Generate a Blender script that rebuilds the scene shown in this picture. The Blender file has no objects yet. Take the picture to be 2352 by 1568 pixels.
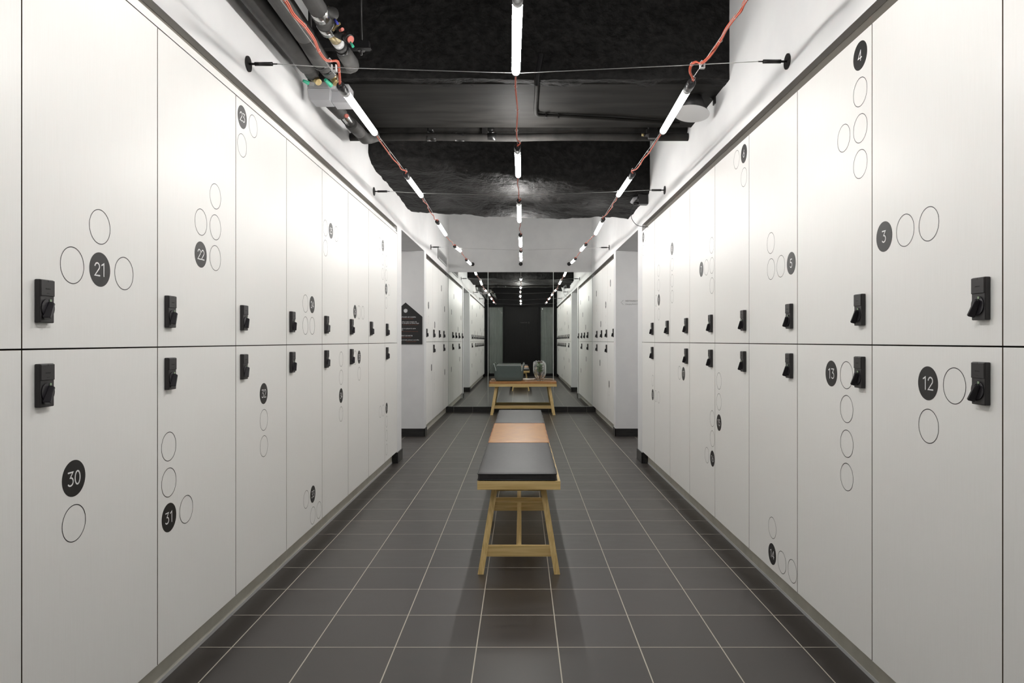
import bpy, bmesh, math, random
from mathutils import Vector, Matrix
random.seed(7)
PI = math.pi
C = bpy.context.scene.collection

# ------------------------------------------------------------------ camera
F, CX, CY, H = 1600.0, 1197.0, 782.5, 1.138      # focal (px), vanishing point, eye height
cam_d = bpy.data.cameras.new('camera')
cam = bpy.data.objects.new('camera', cam_d); C.objects.link(cam)
cam.location = (0, 0, H); cam.rotation_euler = (PI / 2, 0, 0)
cam_d.sensor_width = 36; cam_d.lens = F / 2352 * 36
cam_d.shift_x = -(CX - 1176) / 2352; cam_d.shift_y = (CY - 784) / 2352
cam_d.clip_start = 0.02
bpy.context.scene.camera = cam
# ------------------------------------------------------------------ world, exposure
w = bpy.data.worlds.new('world'); bpy.context.scene.world = w; w.use_nodes = True
w.node_tree.nodes['Background'].inputs[0].default_value = (0.8, 0.82, 0.85, 1)
w.node_tree.nodes['Background'].inputs[1].default_value = 0.05
vs = bpy.context.scene.view_settings
vs.view_transform = 'Standard'; vs.look = 'None'; vs.gamma = 1; vs.use_curve_mapping = False
vs.exposure = 1.25
LAMP = 20.0            # radiance of the glowing tubes

def P(px, py, Y):      # point seen at a pixel, at depth Y
    return Vector(((px - CX) / F * Y, Y, H - (py - CY) / F * Y))
def PZ(px, py, z):     # same, at height z
    Y = F * (z - H) / (CY - py)
    return Vector(((px - CX) / F * Y, Y, z))

# ------------------------------------------------------------------ materials
def mat(name, col, rough=0.5, metal=0.0, spec=0.5, coat=0.0):
    m = bpy.data.materials.new(name); m.use_nodes = True
    b = m.node_tree.nodes['Principled BSDF']
    b.inputs['Base Color'].default_value = (*col, 1)
    b.inputs['Roughness'].default_value = rough
    b.inputs['Metallic'].default_value = metal
    b.inputs['Specular IOR Level'].default_value = spec
    b.inputs['Coat Weight'].default_value = coat
    return m
def N(m, t, **kw):
    n = m.node_tree.nodes.new(t)
    for k, v in kw.items(): setattr(n, k, v)
    return n
def L(m, a, b): m.node_tree.links.new(a, b)
def noise_col(m, c1, c2, scale=(1, 1, 1), nscale=10, detail=6, lo=0.35, hi=0.65, rough=None, bump=0, bdist=0.002, coord='Object'):
    b = m.node_tree.nodes['Principled BSDF']
    tc = N(m, 'ShaderNodeTexCoord'); mp = N(m, 'ShaderNodeMapping')
    mp.inputs['Scale'].default_value = scale
    L(m, tc.outputs[coord], mp.inputs['Vector'])
    n = N(m, 'ShaderNodeTexNoise'); n.inputs['Scale'].default_value = nscale; n.inputs['Detail'].default_value = detail
    L(m, mp.outputs[0], n.inputs['Vector'])
    r = N(m, 'ShaderNodeValToRGB')
    r.color_ramp.elements[0].position = lo; r.color_ramp.elements[0].color = (*c1, 1)
    r.color_ramp.elements[1].position = hi; r.color_ramp.elements[1].color = (*c2, 1)
    L(m, n.outputs['Fac'], r.inputs[0]); L(m, r.outputs[0], b.inputs['Base Color'])
    if rough:
        mr = N(m, 'ShaderNodeMapRange'); mr.inputs[3].default_value = rough[0]; mr.inputs[4].default_value = rough[1]
        L(m, n.outputs['Fac'], mr.inputs[0]); L(m, mr.outputs[0], b.inputs['Roughness'])
    if bump:
        bp = N(m, 'ShaderNodeBump'); bp.inputs['Strength'].default_value = bump; bp.inputs['Distance'].default_value = bdist
        L(m, n.outputs['Fac'], bp.inputs['Height']); L(m, bp.outputs[0], b.inputs['Normal'])
    return m

M = {}
M['door'] = noise_col(mat('white_laminate', (.85, .845, .82), .38), (.85, .843, .82), (.868, .862, .842), (25, 25, .6), 14, 5, rough=(.33, .42), bump=.06, bdist=.0005, coord='Object')
M['wall'] = noise_col(mat('white_paint', (.76, .76, .76), .6), (.72, .72, .725), (.76, .76, .76), (1, 1, 1), 5, 6, rough=(.45, .6), bump=.05, bdist=.001)
M['black_ceiling'] = noise_col(mat('black_rough_plaster', (.012, .0115, .011), .75, spec=.2), (.0045, .0042, .004), (.016, .015, .0145), (1, 1, 1), 22, 12, lo=.4, hi=.72, rough=(.55, .85), bump=.9, bdist=.02)
M['black_smooth'] = noise_col(mat('black_painted_concrete', (.03, .029, .027), .55, spec=.1), (.009, .0085, .008), (.022, .021, .0195), (.6, 3, 1), 4, 10, rough=(.6, .75), bump=.35, bdist=.006)
M['black_paint'] = mat('black_paint', (.0065, .006, .0065), .55, spec=.25)
M['black_wood'] = noise_col(mat('black_veneer', (.01, .01, .01), .4, spec=.25), (.0035, .003, .003), (.0075, .007, .007), (20, 20, .6), 6, 5, rough=(.35, .5))
M['gap'] = mat('cabinet_edge_brown', (.035, .024, .014), .8)
M['door_edge'] = mat('door_edge_brown', (.11, .075, .045), .7)
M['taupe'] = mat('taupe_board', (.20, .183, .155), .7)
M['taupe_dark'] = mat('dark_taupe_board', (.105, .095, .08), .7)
M['plinth'] = noise_col(mat('plinth_laminate', (.55, .53, .46), .45), (.50, .485, .42), (.57, .55, .48), (2, 2, 2), 6)
M['ink'] = mat('black_vinyl', (.012, .011, .011), .42)
M['white_vinyl'] = mat('white_vinyl', (.8, .8, .8), .45)
M['lock'] = mat('black_lock_plastic', (.022, .020, .021), .42)
M['lock_dark'] = mat('lock_print', (.006, .006, .006), .6)
M['knob'] = mat('dark_knob', (.020, .018, .022), .27)
M['green_led'] = mat('indicator_window', (.25, .34, .22), .3)
M['tile_black'] = noise_col(mat('black_tile', (.02, .019, .0185), .35), (.013, .0125, .012), (.026, .025, .024), (1, 1, 8), 9, rough=(.3, .42))
M['grout'] = mat('grey_grout', (.30, .285, .255), .8)
M['steel'] = mat('steel', (.62, .62, .61), .3, 1.0)
M['black_metal'] = mat('black_metal', (.015, .014, .014), .38, .2)
M['cap'] = mat('black_rubber_cap', (.03, .03, .032), .3)
M['collar'] = mat('clear_grey_collar', (.42, .42, .42), .2)
M['red'] = mat('red_orange_cable', (.52, .095, .05), .4)
M['white_plastic'] = mat('white_plastic', (.62, .62, .62), .4)
M['pipe'] = noise_col(mat('grey_foam_insulation', (.05, .048, .045), .7), (.042, .040, .038), (.062, .06, .057), (1, 1, 1), 12, bump=.1)
M['pipe_black'] = mat('black_foam_insulation', (.022, .021, .020), .6)
M['pipe_matte'] = noise_col(mat('matte_dark_insulation', (.028, .026, .025), .85, spec=.2), (.022, .021, .020), (.036, .034, .032), (1, 1, 1), 12)
M['tape'] = mat('black_tape', (.010, .010, .010), .3)
M['chrome'] = mat('shiny_silver_tape', (.55, .55, .54), .22, .95)
M['brass'] = noise_col(mat('brass', (.35, .26, .11), .4, .8), (.24, .18, .08), (.45, .37, .2), (1, 1, 1), 30)
M['green'] = mat('green_handle', (.05, .40, .25), .35)
M['pinkred'] = mat('red_valve_end', (.48, .13, .10), .5)
M['blue'] = mat('blue_tag', (.05, .06, .35), .4)
M['box_grey'] = mat('light_grey_housing', (.36, .36, .375), .5)
M['felt'] = noise_col(mat('grey_green_felt', (.075, .095, .085), .95, spec=.15), (.092, .115, .108), (.120, .146, .137), (1, 1, 1), 260, 4, bump=.2, bdist=.001)
M['felt_edge'] = mat('pale_felt_edge', (.62, .66, .62), .9)
M['leaf'] = noise_col(mat('green_leaf', (.10, .20, .06), .4), (.09, .22, .06), (.24, .40, .15), (1, 1, 1), 30)
M['stem'] = mat('brown_stem', (.07, .045, .025), .6)
M['leather_black'] = noise_col(mat('black_leather', (.020, .018, .018), .36, spec=.6), (.015, .0135, .0135), (.024, .022, .022), (1, 1, 1), 60, 4, rough=(.42, .52), bump=.12, bdist=.001)
M['leather_tan'] = noise_col(mat('tan_leather', (.50, .22, .085), .42, spec=.5), (.40, .19, .06), (.48, .245, .085), (1, 1, 1), 18, 6, rough=(.34, .46), bump=.1, bdist=.001)
M['piping'] = mat('black_piping', (.008, .007, .007), .4)
M['piping_tan'] = mat('tan_piping', (.42, .15, .05), .45)
M['screen'] = mat('pale_screen', (.35, .42, .5), .2)
M['orange_print'] = mat('rust_print', (.22, .06, .03), .6)
M['grey_print'] = mat('grey_print', (.30, .295, .29), .6)
M['pale_print'] = mat('pale_print', (.30, .30, .30), .6)
M['dim_print'] = mat('dim_print', (.09, .09, .09), .6)
M['sign'] = mat('black_sign_board', (.016, .0155, .015), .45)
M['vent'] = mat('vent_grey', (.42, .42, .42), .5)
M['slot'] = mat('vent_slot_dark', (.03, .03, .03), .8)

def wood(name, scale):
    m = mat(name, (.5, .33, .14), .5)
    b = m.node_tree.nodes['Principled BSDF']
    tc = N(m, 'ShaderNodeTexCoord'); mp = N(m, 'ShaderNodeMapping'); mp.inputs['Scale'].default_value = scale
    L(m, tc.outputs['Object'], mp.inputs[0])
    n = N(m, 'ShaderNodeTexNoise'); n.inputs['Scale'].default_value = 2.2; n.inputs['Detail'].default_value = 9; n.inputs['Distortion'].default_value = .6
    L(m, mp.outputs[0], n.inputs['Vector'])
    r = N(m, 'ShaderNodeValToRGB'); e = r.color_ramp.elements
    e[0].position = .32; e[0].color = (.55, .375, .14, 1); e[1].position = .62; e[1].color = (.74, .55, .25, 1)
    L(m, n.outputs['Fac'], r.inputs[0]); L(m, r.outputs[0], b.inputs['Base Color'])
    bp = N(m, 'ShaderNodeBump'); bp.inputs['Strength'].default_value = .12; bp.inputs['Distance'].default_value = .001
    L(m, n.outputs['Fac'], bp.inputs['Height']); L(m, bp.outputs[0], b.inputs['Normal'])
    return m
M['wood_x'] = wood('oak_grain_across', (1.5, 45, 45))
M['wood_y'] = wood('oak_grain_along', (45, 1.5, 45))
M['wood_z'] = wood('oak_grain_upright', (45, 45, 1.5))

def emis(name, col, s):
    m = bpy.data.materials.new(name); m.use_nodes = True
    b = m.node_tree.nodes['Principled BSDF']
    b.inputs['Base Color'].default_value = (.9, .9, .9, 1)
    b.inputs['Emission Color'].default_value = (*col, 1); b.inputs['Emission Strength'].default_value = s
    return m
M['glow'] = emis('glowing_tube', (1.0, .985, .955), LAMP * .28)
M['glow_centre'] = emis('glowing_tube_centre', (1.0, .985, .955), LAMP * 2.9)
M['wall_end'] = noise_col(mat('pale_grey_paint', (.55, .55, .545), .6), (.68, .68, .68), (.73, .73, .725), (1, 1, 1), 5, 6, bump=.05, bdist=.001)

def glass(name, tint=(1, 1, 1), ior=1.48, rough=0.0):
    m = mat(name, tint, rough); b = m.node_tree.nodes['Principled BSDF']
    b.inputs['Transmission Weight'].default_value = 1; b.inputs['IOR'].default_value = ior
    return m
M['glass'] = glass('clear_glass')
M['thin_glass'] = mat('window_glass', (.5, .56, .52), .03)
M['thin_glass'].node_tree.nodes['Principled BSDF'].inputs['Alpha'].default_value = .30
M['thin_glass'].node_tree.nodes['Principled BSDF'].inputs['Specular IOR Level'].default_value = 1.0
M['curtain'] = noise_col(mat('grey_green_curtain', (.16, .19, .16), .8), (.13, .155, .135), (.19, .22, .19), (1, 1, 1), 4)
m = M['mirror'] = mat('mirror_silver', (.80, .83, .80), .008, 1.0)
M['mirror_edge'] = mat('polished_glass_edge', (.75, .80, .77), .15)

# floor tiles
def floor_mat():
    m = mat('charcoal_tile_floor', (.08, .075, .07), .4)
    b = m.node_tree.nodes['Principled BSDF']
    T = .2662 * H
    tc = N(m, 'ShaderNodeTexCoord'); mp = N(m, 'ShaderNodeMapping')
    mp.inputs['Scale'].default_value = (1 / T, 1 / T, 1)
    # a joint passes through x = -115/785*H (pixel 1082 at the bottom edge) and through row y=1486
    x0 = (1082.5 - CX) / 785.5 * H; y0 = F * H / (1485.8 - CY)
    mp.inputs['Location'].default_value = (-x0 / T + 0.0, -y0 / T, 0)
    L(m, tc.outputs['Object'], mp.inputs[0])
    sep = N(m, 'ShaderNodeSeparateXYZ'); L(m, mp.outputs[0], sep.inputs[0])
    def line(out, half):
        fr = N(m, 'ShaderNodeMath', operation='FRACT'); L(m, out, fr.inputs[0])
        sb = N(m, 'ShaderNodeMath', operation='SUBTRACT'); L(m, fr.outputs[0], sb.inputs[0]); sb.inputs[1].default_value = .5
        ab = N(m, 'ShaderNodeMath', operation='ABSOLUTE'); L(m, sb.outputs[0], ab.inputs[0])
        g = N(m, 'ShaderNodeMapRange'); g.inputs[1].default_value = .5 - half * 1.15; g.inputs[2].default_value = .5 - half * .85
        L(m, ab.outputs[0], g.inputs[0]); return g.outputs[0]
    lx = line(sep.outputs[0], .0021 / T); ly = line(sep.outputs[1], .0021 / T)
    mx = N(m, 'ShaderNodeMath', operation='MAXIMUM'); L(m, lx, mx.inputs[0]); L(m, ly, mx.inputs[1])
    # cell id for slight tile-to-tile variation
    def flo(o):
        f = N(m, 'ShaderNodeMath', operation='FLOOR'); L(m, o, f.inputs[0]); return f.outputs[0]
    cb = N(m, 'ShaderNodeCombineXYZ'); L(m, flo(sep.outputs[0]), cb.inputs[0]); L(m, flo(sep.outputs[1]), cb.inputs[1])
    wn = N(m, 'ShaderNodeTexWhiteNoise'); wn.noise_dimensions = '3D'; L(m, cb.outputs[0], wn.inputs['Vector'])
    n = N(m, 'ShaderNodeTexNoise'); n.inputs['Scale'].default_value = 9; n.inputs['Detail'].default_value = 8
    mp2 = N(m, 'ShaderNodeMapping'); mp2.inputs['Scale'].default_value = (1, 2.5, 1); L(m, tc.outputs['Object'], mp2.inputs[0]); L(m, mp2.outputs[0], n.inputs['Vector'])
    ad = N(m, 'ShaderNodeMath', operation='MULTIPLY_ADD'); L(m, wn.outputs[0], ad.inputs[0]); ad.inputs[1].default_value = .35; L(m, n.outputs['Fac'], ad.inputs[2])
    r = N(m, 'ShaderNodeValToRGB'); e = r.color_ramp.elements
    e[0].position = .3; e[0].color = (.039, .0335, .0295, 1); e[1].position = 1.0; e[1].color = (.059, .051, .046, 1)
    L(m, ad.outputs[0], r.inputs[0])
    mix = N(m, 'ShaderNodeMix', data_type='RGBA'); L(m, mx.outputs[0], mix.inputs[0]); L(m, r.outputs[0], mix.inputs[6]); mix.inputs[7].default_value = (.50, .46, .39, 1)
    L(m, mix.outputs[2], b.inputs['Base Color'])
    mr = N(m, 'ShaderNodeMapRange'); mr.inputs[3].default_value = .30; mr.inputs[4].default_value = .42; L(m, n.outputs['Fac'], mr.inputs[0])
    ml = N(m, 'ShaderNodeMath', operation='MULTIPLY_ADD'); L(m, mx.outputs[0], ml.inputs[0]); ml.inputs[1].default_value = .4; L(m, mr.outputs[0], ml.inputs[2])
    L(m, ml.outputs[0], b.inputs['Roughness'])
    sm = N(m, 'ShaderNodeMath', operation='SUBTRACT'); sm.inputs[0].default_value = 1; L(m, mx.outputs[0], sm.inputs[1])
    bp = N(m, 'ShaderNodeBump'); bp.inputs['Strength'].default_value = .4; bp.inputs['Distance'].default_value = .0015
    L(m, sm.outputs[0], bp.inputs['Height']); L(m, bp.outputs[0], b.inputs['Normal'])
    return m
M['floor'] = floor_mat()

# ------------------------------------------------------------------ mesh helpers
def finish(bm, name, mats, smooth=False):
    me = bpy.data.meshes.new(name); bm.normal_update(); bm.to_mesh(me); bm.free()
    for m_ in (mats if isinstance(mats, (list, tuple)) else [mats]): me.materials.append(M[m_])
    if smooth:
        for p in me.polygons: p.use_smooth = True
    return me
def link(name, me, parent=None, loc=(0, 0, 0), rot=(0, 0, 0)):
    o = bpy.data.objects.new(name, me); C.objects.link(o)
    o.location = loc; o.rotation_euler = rot
    if parent: o.parent = parent
    return o
def obj(name, bm, mats, parent=None, smooth=False, loc=(0, 0, 0), rot=(0, 0, 0)):
    return link(name, finish(bm, name, mats, smooth), parent, loc, rot)
def tag(o, label, cat, group=None, kind=None):
    o['label'] = label; o['category'] = cat
    if group: o['group'] = group
    if kind: o['kind'] = kind
    return o
def thing(name, label, cat, loc=(0, 0, 0), rz=0, group=None):
    o = bpy.data.objects.new(name, None); C.objects.link(o); o.location = loc; o.rotation_euler = (0, 0, rz)
    o.empty_display_size = .1
    return tag(o, label, cat, group)
def struct(name, bm, mats, smooth=False):
    o = obj(name, bm, mats, smooth=smooth); o['kind'] = 'structure'; return o

def box(bm, a, b, mi=0, bevel=0):
    a = Vector(a); b = Vector(b)
    x0, y0, z0 = (min(a[i], b[i]) for i in range(3)); x1, y1, z1 = (max(a[i], b[i]) for i in range(3))
    r = bmesh.ops.create_cube(bm, size=1); vs_ = r['verts']
    for v in vs_:
        v.co = Vector((x0 if v.co.x < 0 else x1, y0 if v.co.y < 0 else y1, z0 if v.co.z < 0 else z1))
    fs = set(f for v in vs_ for f in v.link_faces)
    for f in fs: f.material_index = mi
    if bevel:
        es = list(set(e for v in vs_ for e in v.link_edges))
        rr = bmesh.ops.bevel(bm, geom=es, offset=bevel, segments=2, affect='EDGES', profile=.5)
        for f in rr['faces']: f.material_index = mi
    return vs_
def hexa(bm, bot, top, mi=0):
    """six-sided solid from four bottom and four top corners (same winding)"""
    v = [bm.verts.new(p) for p in list(bot) + list(top)]
    fs = [(3, 2, 1, 0), (4, 5, 6, 7), (0, 1, 5, 4), (1, 2, 6, 5), (2, 3, 7, 6), (3, 0, 4, 7)]
    for f in fs:
        bm.faces.new([v[i] for i in f]).material_index = mi
    bmesh.ops.recalc_face_normals(bm, faces=bm.faces[:])
def frame_dirs(d):
    d = d.normalized(); a = Vector((0, 0, 1)) if abs(d.z) < .9 else Vector((1, 0, 0))
    u = d.cross(a).normalized(); return u, d.cross(u).normalized()
def tube(bm, pts, r, seg=12, mi=0, caps=True):
    pts = [Vector(p) for p in pts]; rr = r if isinstance(r, (list, tuple)) else [r] * len(pts)
    rings = []; u = None
    for i, p in enumerate(pts):
        if i == 0: d = pts[1] - p
        elif i == len(pts) - 1: d = p - pts[i - 1]
        else: d = (pts[i + 1] - p).normalized() + (p - pts[i - 1]).normalized()
        if d.length < 1e-9: d = pts[min(i + 1, len(pts) - 1)] - p
        d.normalize()
        if u is None: u, v = frame_dirs(d)
        else:
            u = (u - d * u.dot(d))
            if u.length < 1e-6: u, v = frame_dirs(d)
            u.normalize(); v = d.cross(u).normalized()
        rings.append([bm.verts.new(p + (u * math.cos(2 * PI * k / seg) + v * math.sin(2 * PI * k / seg)) * rr[i]) for k in range(seg)])
    for a, b in zip(rings, rings[1:]):
        for k in range(seg):
            f = bm.faces.new((a[k], a[(k + 1) % seg], b[(k + 1) % seg], b[k])); f.material_index = mi; f.smooth = True
    if caps:
        bm.faces.new(rings[0][::-1]).material_index = mi; bm.faces.new(rings[-1]).material_index = mi
def cat_pts(pts, n=8):
    """smooth curve through points"""
    pts = [Vector(p) for p in pts]; out = []
    for i in range(len(pts) - 1):
        p0 = pts[max(i - 1, 0)]; p1 = pts[i]; p2 = pts[i + 1]; p3 = pts[min(i + 2, len(pts) - 1)]
        for k in range(n):
            t = k / n
            out.append(.5 * ((2 * p1) + (p2 - p0) * t + (2 * p0 - 5 * p1 + 4 * p2 - p3) * t * t + (3 * p1 - p0 - 3 * p2 + p3) * t ** 3))
    out.append(pts[-1]); return out
def lathe(bm, prof, seg=24, mi=0, center=(0, 0, 0)):
    c = Vector(center); rings = []
    for r, z in prof:
        rings.append([bm.verts.new(c + Vector((r * math.cos(2 * PI * k / seg), r * math.sin(2 * PI * k / seg), z))) for k in range(seg)] if r > 1e-6 else [bm.verts.new(c + Vector((0, 0, z)))])
    for a, b in zip(rings, rings[1:]):
        for k in range(seg):
            k2 = (k + 1) % seg
            if len(a) == 1 and len(b) == 1: continue
            if len(a) == 1: f = bm.faces.new((a[0], b[k2], b[k]))
            elif len(b) == 1: f = bm.faces.new((a[k], a[k2], b[0]))
            else: f = bm.faces.new((a[k], a[k2], b[k2], b[k]))
            f.material_index = mi; f.smooth = True
def annulus(bm, cx, cz, y, r, wd, mi, seg=48):
    a = []; b = []
    for k in range(seg):
        t = 2 * PI * k / seg
        a.append(bm.verts.new((cx + (r + wd / 2) * math.cos(t), y, cz + (r + wd / 2) * math.sin(t))))
        b.append(bm.verts.new((cx + (r - wd / 2) * math.cos(t), y, cz + (r - wd / 2) * math.sin(t))))
    for k in range(seg):
        k2 = (k + 1) % seg
        bm.faces.new((a[k], a[k2], b[k2], b[k])).material_index = mi
def text_mesh(s, size, mi_name, align='LEFT', ext=.0002):
    cu = bpy.data.curves.new('t', 'FONT'); cu.body = s; cu.size = size; cu.align_x = align; cu.extrude = ext
    o = bpy.data.objects.new('t', cu); C.objects.link(o)
    dg = bpy.context.evaluated_depsgraph_get(); dg.update()
    me = bpy.data.meshes.new_from_object(o.evaluated_get(dg))
    bpy.data.objects.remove(o); bpy.data.curves.remove(cu)
    me.materials.clear(); me.materials.append(M[mi_name]); me.name = 'lettering'
    return me
def width_of(me):
    xs = [v.co.x for v in me.vertices]; return (max(xs) - min(xs)) if xs else 1

# ------------------------------------------------------------------ room constants
XL, XR = -1.155, 1.127           # left and right wall / locker faces
PXL, PXR = -1.20, 1.178          # recessed plinth faces
YM = 11.14                       # mirror plane
YB = -0.25                       # face of the black end wall behind the camera
YN = 0.389                       # near end of the long locker banks
ZC = 3.25                        # underside of slab

bm = bmesh.new(); box(bm, (-3.2, -.9, -.1), (3.2, 11.6, 0)); struct('floor', bm, 'floor')
bm = bmesh.new(); box(bm, (-3.2, -.9, ZC), (3.2, 11.6, ZC + .1)); struct('ceiling', bm, 'black_ceiling')

def side_walls(s, X, name, z1a, z2a):
    out = s * 2.9
    bm = bmesh.new()
    XB = X + s * .021 
    box(bm, (X, YN, z1a), (out, 6.49, ZC))                        # above first bank
    box(bm, (X, 6.49, 0), (out, 6.72, ZC))                        # end post of first bank
    box(bm, (X, 6.72, 2.21), (out, 8.30, ZC))                     # lintel over the side opening
    box(bm, (X, 8.30, 0), (out, 8.475, ZC))                       # post of second bank
    box(bm, (X, 8.475, z2a), (out, 11.35, ZC))                    # above second bank
    box(bm, (out, 6.49, 0), (out + s * .12, 8.475, ZC))           # end of the side passage
    struct(name, bm, 'wall')
side_walls(-1, XL, 'wall_left', 2.204, 2.2)
side_walls(1, XR, 'wall_right', 2.2165, 2.2)
for s_ in (-1, 1):     # unseen fill light added in each side passage to brighten its walls
    la = bpy.data.lights.new('passage_fill', 'AREA'); la.shape = 'RECTANGLE'; la.size = .9; la.size_y = .35; la.energy = 2.6; la.color = (1, .98, .95)
    lo = bpy.data.objects.new('passage_fill', la); C.objects.link(lo); lo.location = (s_ * 2.2, 7.5, 2.2)
# end wall above and behind the mirrors
bm = bmesh.new(); box(bm, (-1.4, YM + .03, 0), (1.4, YM + .25, ZC)); box(bm, (-1.4, YM - .008, 2.236), (1.4, YM + .03, ZC))
struct('wall_back', bm, 'wall_end')

# black wall around the camera's doorway, and the small black lobby behind it
bm = bmesh.new()
y0, y1 = YB - .10, YB
dz = 2.245; dx0, dx1 = -.521, .550
wl0, wl1, wr0, wr1 = -1.058, -.575, .617, 1.058
box(bm, (-3, y0, dz + .06), (3, y1, ZC))
box(bm, (-3, y0, 0), (wl0, y1, dz + .06)); box(bm, (wl1, y0, 0), (dx0, y1, dz + .06))
box(bm, (dx1, y0, 0), (wr0, y1, dz + .06)); box(bm, (wr1, y0, 0), (3, y1, dz + .06))
box(bm, (wl0, y0, 0), (wl1, y1, .06)); box(bm, (wr0, y0, 0), (wr1, y1, .06))
box(bm, (dx0, y0, dz), (dx1, y1, dz + .06)); box(bm, (wl0, y0, dz), (wl1, y1, dz + .06)); box(bm, (wr0, y0, dz), (wr1, y1, dz + .06))
box(bm, (-3, y1, 0), (XL + .0005, YN - .002, ZC)); box(bm, (XR - .0005, y1, 0), (3, YN - .002, ZC))      # black returns beside the banks
struct('wall_front', bm, 'black_paint')
bm = bmesh.new()
box(bm, (-1.6, -.85, 0), (1.6, -.75, ZC)); box(bm, (-1.6, -.75, 0), (-1.5, y0 - .001, ZC)); box(bm, (1.5, -.75, 0), (1.6, y0 - .001, ZC))
struct('trim_1', bm, 'black_paint')
d = bpy.data.objects.new('door_1', None); C.objects.link(d); d['kind'] = 'structure'; d.location = (0, YB - .05, 0)
bm = bmesh.new(); box(bm, (dx0 + .003, -.03, .004), (dx1 - .003, .03, dz - .003)); obj('door_panel', bm, 'black_wood', d)
t = text_mesh('VESTIAIRE F', .045, 'dim_print'); link('door_lettering', t, d, (.20, .0305, 1.712), (PI / 2, 0, PI))
bm = bmesh.new(); tube(bm, [(.235, .0325, 1.755), (.265, .0325, 1.725), (.235, .0325, 1.695)], .0022, 6); obj('arrow_mark', bm, 'pale_print', d)
for i, (a, b) in enumerate(((wl0, wl1), (wr0, wr1))):
    wdw = bpy.data.objects.new('window_%d' % (i + 1), None); C.objects.link(wdw); wdw['kind'] = 'structure'; wdw.location = ((a + b) / 2, YB - .05, 0)
    hw = (b - a) / 2
    bm = bmesh.new()
    for q in ((-hw, -hw + .02), (hw - .02, hw)): box(bm, (q[0], -.02, .06), (q[1], .02, dz))
    box(bm, (-hw + .02, -.02, .06), (hw - .02, .02, .085)); box(bm, (-hw + .02, -.02, dz - .025), (hw - .02, .02, dz))
    obj('window_frame', bm, 'black_metal', wdw)
    bm = bmesh.new(); box(bm, (-hw + .02, -.004, .085), (hw - .02, .004, dz - .025)); obj('pane', bm, 'thin_glass', wdw)
    # hanging curtain behind
    bm = bmesh.new(); n = 60; rows = 14; g = []
    for r in range(rows + 1):
        z = .03 + (dz - .02) * r / rows; pull = 1 - .35 * math.sin(min(1, r / rows) * PI) * 0
        row = []
        for k in range(n + 1):
            u = k / n; x = -hw + 2 * hw * u * (1 if i else 1)
            sl = (r / rows) * (2.6 if i else -2.6)
            y = -.17 + .040 * math.sin(u * 24 + sl * 2) + .014 * math.sin(u * 61 + sl * 3)
            row.append(bm.verts.new((x, y, z)))
        g.append(row)
    for r in range(rows):
        for k in range(n): bm.faces.new((g[r][k], g[r][k + 1], g[r + 1][k + 1], g[r + 1][k])).smooth = True
    cu = obj('curtain', bm, 'curtain', loc=((a + b) / 2, YB - .05, 0))
    sol = cu.modifiers.new('thick', 'SOLIDIFY'); sol.thickness = .003
    tag(cu, ['grey green curtain behind the glass left of the dark doorway in the mirror', 'grey green curtain behind the glass right of the dark doorway in the mirror'][i], 'curtain')

# ------------------------------------------------------------------ black beams under the slab
def rough_grid(bm, fn, nu, nv, amp, mi=0):
    g = []
    from mathutils import noise
    for i in range(nu + 1):
        row = []
        for j in range(nv + 1):
            p = Vector(fn(i / nu, j / nv))
            d = noise.fractal(p * 3.1, 1.0, 2.0, 5) * amp + noise.fractal(p * 17, .8, 2.0, 3) * amp * .25
            row.append(bm.verts.new(p + Vector((0, d * .7, d))))
        g.append(row)
    for i in range(nu):
        for j in range(nv):
            f = bm.faces.new((g[i][j], g[i][j + 1], g[i + 1][j + 1], g[i + 1][j])); f.material_index = mi; f.smooth = True
# beam A: front face at Y 3.77, flat smoother underside back to 4.6
bm = bmesh.new()
x0, x1 = XL - .02, XR + .02
def fa(u, v):
    x = x0 + (x1 - x0) * u
    if v < .55: return (x, 3.77, ZC + .02 - (ZC + .02 - 2.56) * (v / .55))
    return (x, 3.77 + (v - .55) / .45 * .10, 2.555)
rough_grid(bm, fa, 90, 40, .016)
box(bm, (x0, 3.84, 2.552), (x1, 4.62, ZC + .02), 1)
struct('trim_2', bm, ['black_ceiling', 'black_smooth'])
# beam B: rounded rough front, underside sloping a little, rough back edge
bm = bmesh.new()
def fb(u, v):
    x = x0 + (x1 - x0) * u
    yf = 5.25 + .85 * u; yb = 7.32 + .12 * math.sin(u * 3.0); zb = 2.49 - .075 * u + .01 * math.sin(u * 9)
    if v < .35: return (x, yf, ZC + .02 - (ZC + .02 - zb - .07) * v / .35)
    if v < .6:
        t_ = (v - .35) / .25 * PI / 2
        return (x, yf + .22 * (1 - math.cos(t_)), zb + .07 * (1 - math.sin(t_)))
    if v < .9: return (x, yf + .22 + (yb - yf - .22) * (v - .6) / .3, zb)
    return (x, yb, zb + (ZC + .02 - zb) * (v - .9) / .1)
rough_grid(bm, fb, 100, 90, .022)
struct('trim_3', bm, 'black_ceiling')

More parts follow.
